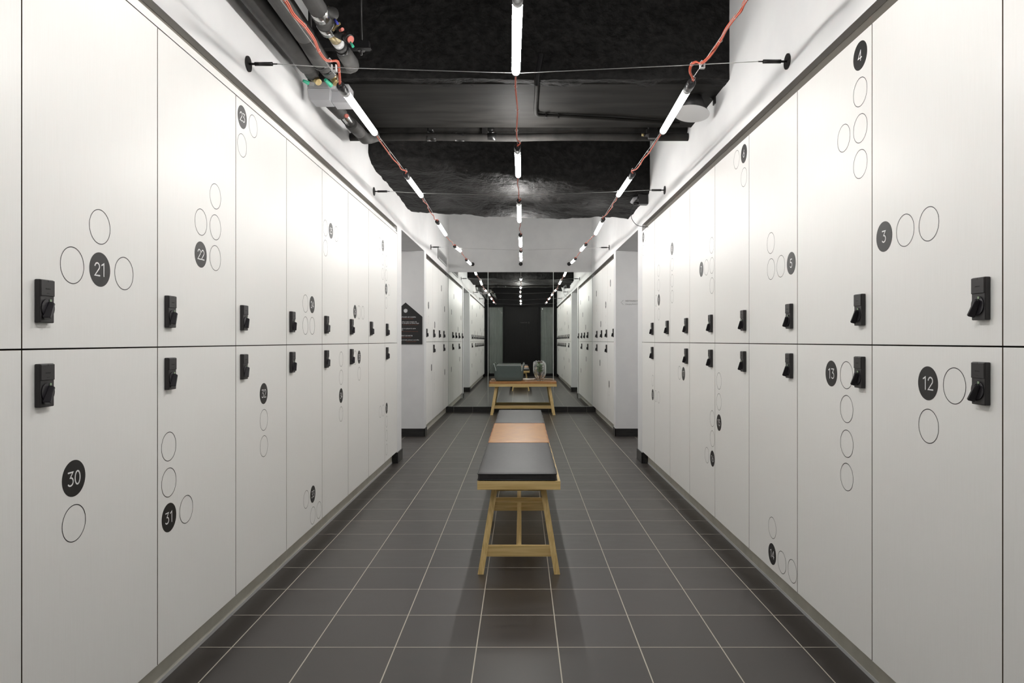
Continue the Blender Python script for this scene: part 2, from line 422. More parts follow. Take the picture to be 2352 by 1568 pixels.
# ------------------------------------------------------------------ lettering on lockers
DG = {
 '0': [[(.5 + .30 * math.cos(a), .5 + .5 * math.sin(a)) for a in [2 * PI * k / 28 for k in range(29)]]],
 '1': [[(.28, .86), (.58, 1.0), (.58, 0)]],
 '2': [[(.18, .78)] + [(.5 + .30 * math.cos(a), .72 + .28 * math.sin(a)) for a in [PI * .93 - PI * 1.13 * k / 14 for k in range(15)]] + [(.18, 0), (.84, 0)]],
 '3': [[(.2, 1.0), (.76, 1.0), (.44, .60)] + [(.46 + .33 * math.cos(a), .30 + .30 * math.sin(a)) for a in [PI * .5 - PI * 1.28 * k / 16 for k in range(17)]]],
 '4': [[(.66, .98), (.12, .26), (.86, .26)], [(.66, 0), (.66, .90)]],
 '5': [[(.76, 1.0), (.28, 1.0), (.24, .60)] + [(.46 + .33 * math.cos(a), .31 + .31 * math.sin(a)) for a in [PI * .60 - PI * 1.40 * k / 16 for k in range(17)]]],
 '6': [[(.66, 1.0), (.26, .46)] , [(.5 + .31 * math.cos(a), .31 + .31 * math.sin(a)) for a in [2 * PI * k / 24 for k in range(25)]]],
 '7': [[(.14, 1.0), (.82, 1.0), (.38, 0)]],
 '8': [[(.5 + .25 * math.cos(a), .77 + .23 * math.sin(a)) for a in [2 * PI * k / 24 for k in range(25)]], [(.5 + .31 * math.cos(a), .28 + .28 * math.sin(a)) for a in [2 * PI * k / 24 for k in range(25)]]],
 '9': [[(.34, 0), (.74, .54)], [(.5 + .31 * math.cos(a), .69 + .31 * math.sin(a)) for a in [2 * PI * k / 24 for k in range(25)]]],
}
def ribbon(bm, q, sw, y):
    """flat stroke with mitred corners and round ends"""
    closed = (q[0] - q[-1]).length < 1e-6
    if closed: q = q[:-1]
    n_ = len(q); L_, R_ = [], []
    for i in range(n_):
        a = q[i - 1] if (i > 0 or closed) else None; b = q[(i + 1) % n_] if (i < n_ - 1 or closed) else None
        d1 = (q[i] - a).normalized() if a is not None else (b - q[i]).normalized()
        d2 = (b - q[i]).normalized() if b is not None else d1
        n1 = Vector((-d1.z, 0, d1.x)); n2 = Vector((-d2.z, 0, d2.x)); mm = n1 + n2
        mm = mm.normalized() if mm.length > 1e-6 else n1
        k = min(1.9, 1 / max(.3, mm.dot(n1))) * sw / 2
        L_.append(bm.verts.new(q[i] + mm * k + Vector((0, y, 0)))); R_.append(bm.verts.new(q[i] - mm * k + Vector((0, y, 0))))
    for i in range(n_ if closed else n_ - 1):
        j = (i + 1) % n_; bm.faces.new((L_[i], L_[j], R_[j], R_[i]))
    if not closed:
        for c, d, l_, r_ in ((q[0], (q[0] - q[1]).normalized(), L_[0], R_[0]), (q[-1], (q[-1] - q[-2]).normalized(), R_[-1], L_[-1])):
            nn = (l_.co - r_.co).normalized()
            arc = [bm.verts.new(c + Vector((0, y, 0)) + (nn * math.cos(t_) + d * math.sin(t_)) * sw / 2) for t_ in [PI * k / 7 for k in range(1, 7)]]
            bm.faces.new([l_] + arc + [r_])
def numeral(s, h, parent, loc, mname='white_vinyl'):
    bm = bmesh.new(); sw = .12 * h; adv = .80 * h if len(s) > 1 else 0
    tot = adv * (len(s) - 1); k = 0
    for i, ch in enumerate(s):
        ox = -tot / 2 + adv * i - .5 * h * .98
        for line in DG[ch]:
            ribbon(bm, [Vector((ox + x * h * .98, 0, (y - .5) * h)) for x, y in line], sw, -.00012 * (k % 2)); k += 1
    for f in bm.faces:
        f.normal_update()
        if f.normal.y > 0: f.normal_flip()
    return obj('numeral', bm, mname, parent, loc=loc)

# ------------------------------------------------------------------ lock (shared meshes)
def lock_meshes():
    bm = bmesh.new()
    box(bm, (-.0248, -.0145, -.052), (.0248, 0, .052), 0, .0022)
    box(bm, (-.0240, -.0165, .0125), (.0240, -.010, .0505), 0, .0012)
    for k in (-1, 0, 1): box(bm, (k * .0035 - .0006, -.0168, .0185), (k * .0035 + .0006, -.0160, .0197), 1)
    box(bm, (-.0004, -.0168, .046), (.0004, -.0160, .0505), 1)
    # small raised mark
    for k in range(5): box(bm, (-.0085 + k * .0036, -.0168, .0285), (-.0062 + k * .0036, -.0160, .0285 + .0028 - .0006 * (k % 2)), 1)
    body = finish(bm, 'lock_body', ['lock', 'lock_dark'])
    bm = bmesh.new()
    # round rose
    tube(bm, [(0, -.0150, 0), (0, -.0172, 0)], .0228, 32)
    # tapered thumb lever rising away from the rose, tilted
    ang = math.radians(30)
    def R(x, y, z): return Vector((x * math.cos(ang) + z * math.sin(ang), y, -x * math.sin(ang) + z * math.cos(ang)))
    bot = [R(-.0085, -.0170, -.0305), R(.0085, -.0170, -.0305), R(.0070, -.0170, .0160), R(-.0070, -.0170, .0160)]
    top = [R(-.0034, -.0320, -.0285), R(.0034, -.0320, -.0285), R(.0036, -.0275, .0145), R(-.0036, -.0275, .0145)]
    hexa(bm, bot, top)
    es = [e for e in bm.edges if len(e.link_faces) == 2 and all(len(f.verts) == 4 for f in e.link_faces) and not e.link_faces[0].smooth and not e.link_faces[1].smooth]
    bmesh.ops.bevel(bm, geom=es, offset=.0014, segments=2, affect='EDGES')
    a = R(-.0035, -.0176, .0195); box(bm, a + Vector((-.0030, -.001, -.0028)), a + Vector((.0030, .001, .0028)), 1)
    knob = finish(bm, 'lock_knob', ['knob', 'green_led'])
    return body, knob
LOCK, KNOB = lock_meshes()
RAD = .0470

def locker(side, Xp, ya, yb, z0, z1, label, num=None, disc=None, rings=(), lock=True, lockz=0, group=None, mirror_only=False):
    """side -1 left / +1 right. ya..yb along the corridor (near..far). local x = to the viewer's right, y = into the wall."""
    yc = (ya + yb) / 2; wdt = abs(yb - ya); hgt = z1 - z0
    t = thing('locker', label, 'locker', (Xp, yc, z0), PI / 2 if side < 0 else -PI / 2, group)
    u = (lambda Y: (Y - yc)) if side < 0 else (lambda Y: -(Y - yc))
    g = .0019
    bm = bmesh.new()
    box(bm, (-wdt / 2 + .0004, .0195, .0004), (wdt / 2 - .0004, .44, hgt - .0004))
    obj('cabinet_body', bm, 'gap', t)
    bm = bmesh.new()
    box(bm, (-wdt / 2 + g, 0, g), (wdt / 2 - g, .019, hgt - g), 0, .0006)
    for f in bm.faces:
        f.normal_update()
        if abs(f.normal.y) < .5: f.material_index = 2
    def loc(p):
        px, py = p
        Y = F * abs(Xp) / abs(px - CX); z = H - (py - CY) / F * Y
        return max(-wdt / 2 + RAD + .004, min(wdt / 2 - RAD - .004, u(Y))), z - z0
    for r in rings:
        x, z = loc(r); annulus(bm, x, z, -.0004, RAD, .0022, 1)
    obj('door', bm, ['door', 'ink', 'door_edge'], t)
    if disc:
        x, z = loc(disc)
        bm = bmesh.new()
        tube(bm, [(x, -.0006, z), (x, 0, z)], RAD, 48)
        for f in bm.faces: f.smooth = False
        dd = obj('number_disc', bm, 'ink', t)
        if num: numeral(num, .034, dd, (x, -.0011, z))
    if lock:
        s = -1 if side < 0 else 1      # near edge: left for the left wall, right for the right wall
        x = s * (wdt / 2 - .066)
        lk = link('lock', LOCK, t, (x, 0, lockz - z0)); link('knob', KNOB, lk, (0, 0, -.0165))
    return t

def Yof(px, X): return F * abs(X) / abs(px - CX)
words = {1: 'one empty ring', 2: 'two empty rings', 3: 'three empty rings', 4: 'four empty rings', 5: 'five empty rings'}
ZLb, ZLm, ZLt = .106, 1.118, 2.134
ZRb, ZRm, ZRt = .109, 1.1245, 2.158
lb = [50, 362, 541.5, 658, 740, 799.7, 846.6, 884, 912]
LY = [Yof(p, XL) for p in lb]; LY[-1] = 6.488
LY = [YN + .002, LY[0] - .61] + LY
rb = [2303, 2003, 1831.5, 1720.5, 1642, 1584, 1539, 1503.5, 1474.5]
RY = [Yof(p, XR) for p in rb]; RY[-1] = 6.488
RY = [YN + .002, RY[0] - .62] + RY
LU = {
 21: ((229.5, 619), [(229.5, 521), (166, 609), (285, 628)]),
 22: ((461, 584.5), [(461.5, 510), (494.7, 451), (494.7, 522), (494.5, 592.5)]),
 23: ((556.3, 269), [(556, 334), (581.4, 290)]),
 24: ((716.8, 699.5), [(701.5, 697), (701.5, 747.5), (717, 748)]),
 25: ((760, 530), [(747.4, 523.6), (747.5, 569.5), (772.2, 537.3)]),
 26: ((815.3, 715.6), [(824.4, 717), (833.5, 718)]),
 27: ((879.5, 564), [(872.5, 559), (879.3, 596), (879.3, 629)]),
 28: ((887, 663.7), [(887.4, 600), (887.2, 631.8), (893.3, 665.8), (887.2, 695.5)]),
}
LL = {
 30: ((169.5, 1098), [(170, 1201)]),
 31: ((388.2, 1188), [(388, 1107.5), (387.7, 1025), (427.8, 1169)]),
 32: ((605.6, 903.5), [(606, 964), (606.2, 1024.3)]),
 33: ((718.4, 1134.5), [(703.3, 1146.5), (718.5, 1183.4), (732.6, 1171)]),
 34: ((783.3, 908.2), [(783.5, 824.6), (783.5, 866.2), (783.3, 950.5)]),
 35: ((824.8, 819.8), [(815.5, 821), (825, 857.9)]),
 0: (None, [(880.0, 942.3), (873.4, 945.5)]),
 36: ((888, 937), [(888, 967.9), (888, 999.9), (888, 1031.8)]),
}
RU = {
 3: ((2031, 543.2), [(2079, 528.7), (2133.3, 514)]),
 4: ((1975.7, 127.8), [(1975.7, 211.4), (1976, 294.7), (1976, 376.6), (1938, 317.3)]),
 5: ((1817.5, 604.4), [(1793.5, 611.3), (1771, 617.8), (1770.5, 558)]),
 6: ((1708.8, 352.8), [(1692, 366.5), (1708.8, 407)]),
 7: ((1611, 618.3), [(1622.7, 614), (1635.2, 609.5), (1634.8, 563.2), (1635.3, 655.7)]),
 8: ((1543.7, 571.2), [(1544, 607.6), (1544, 644.4), (1544, 681)]),
 9: ((1513.3, 688.6), [(1507, 690.2), (1513.3, 721.6), (1513, 621.5), (1513, 655)]),
 10: ((1477.5, 545), [(1482.5, 541), (1477.3, 575)]),
}
RL = {
 12: ((2131.4, 880), [(2192, 886), (2132.7, 978.4)]),
 13: ((1909.5, 857.5), [(1944.3, 861.3), (1944.6, 939), (1945, 1018.5), (1945, 1095)]),
 14: ((1773.7, 1271.8), [(1774, 1211.7), (1796, 1291), (1820, 1311.5)]),
 15: ((1651.5, 970.2), [(1651.5, 874.7), (1651.5, 922.6)]),
 16: ((1636.4, 1052.9), [(1636, 961), (1636.3, 1007), (1624, 1044.8)]),
 17: ((1569.8, 858), [(1561, 855.8)]),
 0: (None, [(1506.3, 909.3), (1513.1, 912.3)]),
 18: ((1499.3, 906.1), [(1499.3, 873.8)]),
}
def bank(side, X, Ys, upper, lower, near_upper, near_lower, zs, lk):
    sn = 'left' if side < 0 else 'right'; zb, zm, zt = zs
    gu = 'upper lockers of the long bank on the %s' % sn; gl = 'lower lockers of the long bank on the %s' % sn
    for row, data, near, (za, zz), gname, lz in (('upper', upper, near_upper, (zm, zt), gu, lk[0]), ('lower', lower, near_lower, (zb, zm), gl, lk[1])):
        # the two columns nearest the camera, mostly known from the mirror
        for k in (0, 1):
            num = near[k]
            if k == 1: lab = 'white %s locker cut by the %s edge of the photo, nearest the camera' % (row, sn)
            else: lab = 'white %s locker beside the black end wall, %s bank, seen in the mirror' % (row, sn)
            Yc = (Ys[k] + Ys[k + 1]) / 2 + (.02 if k else .0); dsc = None
            if num: dsc = (CX + side * F * abs(X) / Yc, CY - (((za + zz) / 2 + .25 * (1 if k else -.6)) - H) * F / Yc)
            locker(side, X, Ys[k], Ys[k + 1], za, zz, lab, str(num) if num else None, dsc, (), True if num or row == 'upper' else False, lz, gname)
        for i, (num, (dc, rg)) in enumerate(data.items()):
            if num: lab = 'white %s locker on the %s with black disc %d and %s' % (row, sn, num, words[len(rg)])
            else: lab = 'white %s door without lock, next to last in the long %s bank' % (row, sn)
            locker(side, X, Ys[i + 2], Ys[i + 3], za, zz, lab, str(num) if num else None, dc, rg, num != 0, lz, gname)
bank(-1, XL, LY, LU, LL, (19, 20), (None, 29), (ZLb, ZLm, ZLt), (1.233, 1.031))
bank(1, XR, RY, RU, RL, (1, 2), (None, 11), (ZRb, ZRm, ZRt), (1.2405, 1.0345))

# second banks, by the mirror
def bank2(side, X, px, pxl, nums_u, nums_l, disc_u, disc_l, rings_l):
    sn = 'left' if side < 0 else 'right'
    Ys = [Yof(p, X) for p in px]; Ys[0] = 8.487; Ys[-1] = YM - .012
    Yl = [Yof(p, X) for p in pxl]; Yl[0] = 8.487; Yl[-1] = YM - .012
    pos = ['nearest', 'second', 'third', 'farthest']
    for i in range(4):
        locker(side, X, Ys[i], Ys[i + 1], 1.125, 2.15, 'white upper locker, %s of four in the short bank by the %s mirror edge' % (pos[i], sn), nums_u[i], disc_u[i], [(disc_u[i][0], disc_u[i][1] + 33)], True, 1.235, 'upper lockers of the short bank on the %s' % sn)
    pl = ['narrow white lower door without lock, nearest in the short bank on the %s', 'double width white lower locker in the short bank on the %s', 'narrow white lower locker touching the mirror on the %s']
    for i in range(3):
        locker(side, X, Yl[i], Yl[i + 1], .106, 1.125, pl[i] % sn, nums_l[i], disc_l[i], rings_l[i], i > 0, 1.035, 'lower lockers of the short bank on the %s' % sn)
X2L, X2R = -1.166, 1.140
bank2(-1, X2L, [978, 994, 1007, 1017.5, 1027.5], [978, 994, 1017.5, 1027.5], ['37', '38', '39', '40'], ['41', None, '42'],
      [(984.2, 701), (998.6, 746), (1014, 662), (1021, 709.6)], [(991, 844), None, (1021.5, 854)], [[(991, 863)], [(997.5, 863), (997.5, 889)], [(1021.5, 867)]])
bank2(1, X2R, [1409, 1395.5, 1384, 1373, 1364.5], [1409, 1395.5, 1373, 1364.5], ['43', '44', '45', '46'], ['47', '48', None],
      [(1402, 650), (1391.5, 700), (1380, 744), (1370, 674)], [(1399, 882), (1378, 833), None], [[(1399, 900)], [(1380, 858)], []])

# plinths, fillers, shadow-gap backs
n = 4
def trim(bm, mats):
    global n
    o = struct('trim_%d' % n, bm, mats); n += 1; return o
for s, X, PX, Ys, zb, zt, zw in ((-1, XL, PXL, LY, ZLb, ZLt, 2.204), (1, XR, PXR, RY, ZRb, ZRt, 2.2165)):
    bm = bmesh.new(); box(bm, (PX, YN + .001, .001), (PX + s * .02, 6.489, zb - .003)); box(bm, (PX - s * .002, YN + .001, .0005), (PX, 6.489, .014), 1); trim(bm, ['plinth', 'vent'])
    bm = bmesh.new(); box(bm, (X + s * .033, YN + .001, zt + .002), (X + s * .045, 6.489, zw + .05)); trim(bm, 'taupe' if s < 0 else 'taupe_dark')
bm = bmesh.new(); box(bm, (XL, YN + .001, ZLt + .0015), (XL - .018, 6.42, 2.164)); box(bm, (XL, 6.42, ZLt + .0015), (XL - .018, 6.489, 2.150)); trim(bm, 'door')
for s, X, PX in ((-1, X2L, PXL), (1, X2R, PXR + .01)):
    bm = bmesh.new(); box(bm, (PX, 8.476, .001), (PX + s * .02, 11.09, .102)); trim(bm, 'plinth')
    bm = bmesh.new(); box(bm, (X + s * .03, 8.476, 2.152), (X + s * .045, 11.1, 2.25)); trim(bm, 'taupe_dark')
# black skirting tiles
def skirt(name, segs):
    bm = bmesh.new()
    for a, b in segs: box(bm, a, b, 0, .0015)
    struct(name, bm, ['tile_black'])
for s, X, PX, nm in ((-1, XL, PXL, 'left'), (1, XR, PXR, 'right')):
    e = s * -.010
    segs = [((X + e, 6.47, 0), (X, 6.73, .10)), ((X + s * .002, 6.47, 0), (PX, 6.4895, .10)), ((X + e, 6.72, 0), (s * 2.9, 6.731, .10)), ((X + e, 8.289, 0), (s * 2.9, 8.30, .094)), ((X + e, 8.289, 0), (X, 8.48, .094))]
    skirt('baseboard_%s' % nm, segs)
bm = bmesh.new()
T = .2662 * H; x0g = (1082.5 - CX) / 785.5 * H
xs = [x0g + T * k for k in range(-4, 6)]; xs = [x for x in xs if -1.2 < x < 1.19]; xs = [-1.2] + xs + [1.188]
for a, b in zip(xs, xs[1:]): box(bm, (a + .0015, YM - .03, 0), (b - .0015, YM - .004, .0885), 0)
box(bm, (-1.2, YM - .027, 0), (1.188, YM - .006, .087), 1)
struct('baseboard_back', bm, ['tile_black', 'grout'])

# ------------------------------------------------------------------ mirrors
e1, e2 = (1121 - CX) / F * YM, (1271 - CX) / F * YM
for a, b, lab, tilt in ((-1.166, e1, 'left mirror pane, showing the locker bank beside the green grey basket', 0), (e1, e2, 'wide middle mirror pane behind the tan cushioned bench', 0), (e2, 1.140, 'right mirror pane, beside the short locker bank on the right', 0)):
    t = thing('mirror', lab, 'mirror', ((a + b) / 2, YM, .09), 0, 'mirror panes on the end wall')
    hw = (b - a) / 2; t.rotation_euler = (tilt, 0, 0)
    bm = bmesh.new(); box(bm, (-hw + .0045, 0, 0), (hw - .0045, .005, 2.145)); obj('glass', bm, 'mirror', t)
    bm = bmesh.new()
    for q in (-hw + .0005, hw - .0045): box(bm, (q, 0, 0), (q + .004, .005, 2.145))
    box(bm, (-hw + .0045, -.001, -.003), (hw - .0045, .005, 0))
    obj('polished_edge', bm, 'mirror_edge', t)

# ------------------------------------------------------------------ benches and cushions
def make_bench(name, label, loc, rz, L_=1.03, W=.403, Hs=.459):
    t = thing(name, label, 'bench', loc, rz, 'oak benches in the aisle')
    th = .042; hl = L_ / 2; hw = W / 2
    bm = bmesh.new(); box(bm, (-hw, -hl, Hs - th), (hw, hl, Hs), 0, .002)
    o = obj('seat', bm, 'wood_y', t)
    # end boards of the seat show end-wise grain
    for s in (-1, 1):
        bm = bmesh.new(); box(bm, (-hw, s * (hl + .0002), Hs - th), (hw, s * (hl + .004), Hs), 0, .0012); obj('seat_end', bm, 'wood_x', t)
    tw = .0145; ty = .0205; zt = Hs - th
    def cen(sx, sy, z):   # leg centre line: splayed both ways
        k = 1 - z / zt
        return Vector((sx * (hw - .083 + .068 * k), sy * (hl - .106 + .070 * k), z))
    for sx in (-1, 1):
        for sy in (-1, 1):
            bm = bmesh.new(); a = cen(sx, sy, .0006); b = cen(sx, sy, zt - .0005)
            c = [(-tw, -ty), (tw, -ty), (tw, ty), (-tw, ty)]
            hexa(bm, [a + Vector((p, q, 0)) for p, q in c], [b + Vector((p, q, 0)) for p, q in c])
            obj('leg', bm, 'wood_z', t)
    for sy in (-1, 1):
        z = .106; cl = cen(-1, sy, z).x; y = cen(1, sy, z).y
        bm = bmesh.new(); box(bm, (cl + tw * .7, y - .011, z - .026), (-cl - tw * .7, y + .011, z + .026)); obj('end_stretcher', bm, 'wood_x', t)
        y2 = cen(1, sy, zt).y
        bm = bmesh.new(); box(bm, (-hw + .08, y2 - .011, zt - .026), (hw - .08, y2 + .011, zt - .0006)); obj('top_rail', bm, 'wood_x', t)
    y = cen(1, 1, .106).y - .0115
    bm = bmesh.new(); box(bm, (-.0125, -y, .106 - .024), (.0125, y, .106 + .024)); obj('long_stretcher', bm, 'wood_y', t)
    return t
def rbox(bm, hx, hy, hz, r, cuts=18, crown=.006, wob=0.0, mi=0):
    rr = bmesh.ops.create_cube(bm, size=2)
    es = list(set(e for v in rr['verts'] for e in v.link_edges))
    bmesh.ops.subdivide_edges(bm, edges=es, cuts=cuts, use_grid_fill=True)
    for v in bm.verts:
        c = [math.copysign(abs(q) ** .6, q) for q in v.co]
        p = Vector((c[0] * hx, c[1] * hy, c[2] * hz))
        inn = Vector((max(-hx + r, min(hx - r, p.x)), max(-hy + r, min(hy - r, p.y)), max(-hz + r, min(hz - r, p.z))))
        d = p - inn
        if d.length > 1e-9: p = inn + d.normalized() * r
        k = (1 - abs(p.x / hx) ** 3) * (1 - abs(p.y / hy) ** 4)
        if p.z > 0: p.z += crown * k + wob * k * math.sin(p.x * 19 + 1) * math.sin(p.y * 11)
        v.co = p
    for f in bm.faces: f.smooth = True
def make_cushion(label, loc, rz, col, pip, W=.385, L_=1.035, h=.036):
    t = thing('seat_cushion', label, 'cushion', loc, rz, 'leather cushions on the benches')
    hx, hy, hz = W / 2, L_ / 2, h / 2
    bm = bmesh.new(); rbox(bm, hx, hy, hz, .009, crown=.007, wob=.0012)
    obj('pad', bm, col, t, loc=(0, 0, hz))
    for z in (hz * .82, -hz * .75):
        bm = bmesh.new(); pts = []; r = .014
        for cx_, cy_, a0 in ((hx - r, hy - r, 0), (-hx + r, hy - r, PI / 2), (-hx + r, -hy + r, PI), (hx - r, -hy + r, 1.5 * PI)):
            for k in range(6):
                a = a0 + PI / 2 * k / 5
                wv = .0003 * math.sin(cx_ * 40 + a * 9)
                pts.append((cx_ + (r + .0006) * math.cos(a), cy_ + (r + .0006) * math.sin(a), hz + z + wv))
        dense = []
        for a, b in zip(pts, pts[1:] + pts[:1]):
            a = Vector(a); b = Vector(b); nseg = max(1, int((b - a).length / .05))
            for k in range(nseg):
                p = a.lerp(b, k / nseg)
                if nseg > 3: p.z += .0005 * math.sin(p.y * 31); p.x += .0014 * math.sin(p.y * 27)
                dense.append(p)
        dense.append(dense[0].copy())
        tube(bm, dense, .0022, 6); obj('piping', bm, pip, t)
    return t
BY = [3.372, 4.415, 5.465]
make_bench('bench', 'oak bench nearest the camera, under the front black cushion', (-.011, BY[0] + .519, 0), 0)
make_bench('bench', 'oak bench under the tan cushion in the middle of the aisle row', (-.013, BY[1] + .519, 0), 0)
make_bench('bench', 'oak bench at the far end of the aisle row, under the second black cushion', (-.010, BY[2] + .519, 0), 0)
make_cushion('black leather cushion nearest the camera', (-.019, BY[0] + .002 + .517, .4595), 0, 'leather_black', 'piping')
make_cushion('tan leather cushion between the two black ones', (-.015, BY[1] + .519, .4595), 0, 'leather_tan', 'piping_tan')
make_cushion('black leather cushion beyond the tan one, far end of the aisle row', (-.010, BY[2] + .519, .4595), 0, 'leather_black', 'piping')
FB = (.026, 10.86, 0)
make_bench('bench', 'oak bench standing crosswise against the mirror', FB, PI / 2, Hs=.478)
make_cushion('thin tan leather cushion on the crosswise bench under the basket and jar', (FB[0], FB[1], .4785), PI / 2, 'leather_tan', 'piping_tan', h=.034)

# ------------------------------------------------------------------ felt basket
zc = .5195
bk = thing('storage_basket', 'grey green felt basket with flared corner ears on the bench by the mirror', 'basket', (-.19, 10.84, zc))
BN = 96; bh = [0, .002, .008, .02, .04, .08, .13, .18, .21, .235, .25, .262]
def bpt(a, z, off=0):
    """point of the basket wall at angle a; four petals flare out, side petals highest"""
    ca, sa = math.cos(a), math.sin(a); e = .42
    ux = math.copysign(abs(ca) ** e, ca); uy = math.copysign(abs(sa) ** e, sa)
    grow = (1 - (1 - min(1, z / .055)) ** 2.4) * .16 + .84 * (1 - (1 - min(1, z / .012)) ** 2) if z < .055 else 1
    fl = max(0, z - .12) / .14
    hx = .226 * (.86 + .14 * min(1, (z / .06)) ** .5) + .020 * fl ** 1.3; hy = .128 * (.82 + .18 * min(1, (z / .06)) ** .5) + .012 * fl
    return Vector(((hx + off) * ux, (hy + off) * uy, z))
def btop(a):
    ca, sa = abs(math.cos(a)), abs(math.sin(a))
    d_ = abs(ca - sa)                      # 0 at the corners
    k = min(1, d_ / .34); k = k * k * (3 - 2 * k)
    return .150 + (.108 if ca > sa else .092) * k
bm = bmesh.new(); outr, innr = [], []
NV = 16
for lay, off in ((0, 0), (1, -.006)):
    rows_ = []
    for j in range(NV + 1):
        row = []
        for k in range(BN):
            a = 2 * PI * (k + .5) / BN; tp = btop(a); z = (.006 if lay else 0) + (tp - (.006 if lay else 0)) * (j / NV) ** 1.5
            row.append(bm.verts.new(bpt(a, z, off)))
        rows_.append(row)
    for j in range(NV):
        for k in range(BN):
            k2 = (k + 1) % BN; bm.faces.new((rows_[j][k], rows_[j][k2], rows_[j + 1][k2], rows_[j + 1][k])).smooth = True
    bm.faces.new(rows_[0]); (outr if lay == 0 else innr).extend(rows_[-1])
for k in range(BN):
    k2 = (k + 1) % BN; bm.faces.new((outr[k], outr[k2], innr[k2], innr[k]))
bmesh.ops.recalc_face_normals(bm, faces=bm.faces[:])
obj('felt_shell', bm, 'felt', bk)
bm = bmesh.new(); pts = []
for k in range(BN + 1):
    a = 2 * PI * (k + .5) / BN; p = bpt(a, btop(a), -.003); p.z += .0012; pts.append(p)
tube(bm, pts, .0034, 6, caps=False); o_ = obj('cut_edge', bm, 'felt_edge', bk); o_['label'] = 'pale cut edge of the felt'

# ------------------------------------------------------------------ glass jar with cutting
jr = thing('glass_jar', 'clear glass jar with a leafy cutting at the right end of the crosswise bench', 'jar', (.292, 10.84, zc))
prof = [(.0, .003), (.055, .0), (.060, .006), (.056, .03), (.064, .045), (.084, .07), (.094, .10), (.097, .15), (.097, .23), (.092, .262), (.078, .282), (.05, .292), (.0, .295)]
inner = [(.0, .012), (.050, .010), (.052, .03), (.060, .0475), (.080, .072), (.0905, .102), (.0935, .15), (.0935, .23), (.0885, .26), (.075, .279), (.049, .2885), (.0, .2915)]
def jar_mesh(inset):
    bm = bmesh.new(); lathe(bm, inner if inset else prof, 32)
    for v in bm.verts:       # pressed facets around the shoulder and the dome
        if v.co.z > .235:
            a = math.atan2(v.co.y, v.co.x); k = 1 + .018 * math.cos(a * 16) * math.sin((v.co.z - .235) * 60)
            v.co.x *= k; v.co.y *= k; v.co.z += .0025 * math.cos(a * 8) * (1 if v.co.z > .27 else 0)
    bmesh.ops.recalc_face_normals(bm, faces=bm.faces[:])
    if inset:
        for f in bm.faces: f.normal_flip()
    return bm
obj('jar_shell', jar_mesh(False), 'glass', jr, smooth=True)
obj('jar_inner_wall', jar_mesh(True), 'glass', jr, smooth=True)
bm = bmesh.new(); tube(bm, cat_pts([(0, 0, .016), (.004, .002, .09), (-.002, .0, .14), (.003, 0, .20)], 5), [.006] * 10 + [.0035] * 6, 8); obj('stem', bm, 'stem', jr)
for k in range(13):
    a = k * 2.4; z = .11 + .0105 * k; el = .5
    bm = bmesh.new(); ln = .072; g = []
    for i in range(7):
        t_ = i / 6; wd = .036 * math.sin(PI * (t_ * .92 + .04)) ** .8
        x = ln * t_; zz = ln * (.5 * t_ - .55 * t_ * t_)
        g.append([bm.verts.new((x, -wd, zz + .006)), bm.verts.new((x, 0, zz)), bm.verts.new((x, wd, zz + .006))])
    for i in range(6):
        for j in range(2): bm.faces.new((g[i][j], g[i + 1][j], g[i + 1][j + 1], g[i][j + 1])).smooth = True
    o = obj('leaf', bm, 'leaf', jr, loc=(.004 * math.cos(a), .004 * math.sin(a), z), rot=(0, -.75 + .1 * (k % 4), a))
    o.modifiers.new('t', 'SOLIDIFY').thickness = .0012

# ------------------------------------------------------------------ tube lights, wires and cables
tube_bm_cache = {}
def tube_light(label, a, b, glow='glow'):
    a = Vector(a); b = Vector(b); d = (b - a).normalized()
    t = thing('tube_light', label, 'light', a, 0, 'glowing tubes of the three light strings')
    bm = bmesh.new(); r = .0175; ln = (b - a).length
    pts = [Vector((0, 0, 0)), d * (ln - .014), d * (ln - .006), d * ln]
    tube(bm, pts, [r, r, r * .86, r * .5], 20); obj('glass_tube', bm, glow, t)
    bm = bmesh.new(); tube(bm, [-d * .032, -d * .0004], .0182, 20); obj('collar', bm, 'collar', t)
    bm = bmesh.new(); tube(bm, [-d * .118, -d * .098], .008, 16); tube(bm, [-d * .100, -d * .0965, -d * .0325], [.0165, .0195, .0195], 24); obj('end_cap', bm, 'cap', t)
    bm = bmesh.new(); tube(bm, [d * (ln + .0005), d * (ln + .012), d * (ln + .02)], [.0172, .0165, .006], 20); obj('end_cap', bm, 'cap', t)
    bm = bmesh.new()
    up = Vector((0, 0, .02)); tube(bm, [-d * .10 + up, -d * .15 + up * .6], .0016, 6); tube(bm, [-d * .02 + up, -d * .10 + up], .0016, 6)
    obj('hanger', bm, 'steel', t)
    return t
strings = {
 'centre': dict(x=[-.012, -.022, -.018, -.008, -.004], Y=[(2.34, 2.93), (4.21, 4.82), (5.86, 6.46), (7.50, 8.10), (9.10, 9.72)],
                z=[(2.273, 2.270), (2.282, 2.281), (2.290, 2.247), (2.262, 2.240), (2.296, 2.263)], x2=[-.022, -.020, -.016, -.006, -.003]),
 'left': dict(x=[-.809, -.793, -.790, -.789, -.788], Y=[(3.22, 3.83), (4.88, 5.495), (6.65, 7.26), (8.37, 8.98), (10.1, 10.72)],
                z=[(2.28, 2.28), (2.28, 2.28), (2.258, 2.243), (2.265, 2.296), (2.303, 2.318)], x2=[-.804, -.786, -.786, -.781, -.778]),
 'right': dict(x=[.757, .764, .765, .766, .765], Y=[(3.18, 3.80), (4.87, 5.47), (6.58, 7.19), (8.33, 8.93), (9.90, 10.52)],
                z=[(2.28, 2.28), (2.28, 2.28), (2.267, 2.243), (2.28, 2.298), (2.296, 2.318)], x2=[.773, .762, .768, .767, .762]),
}
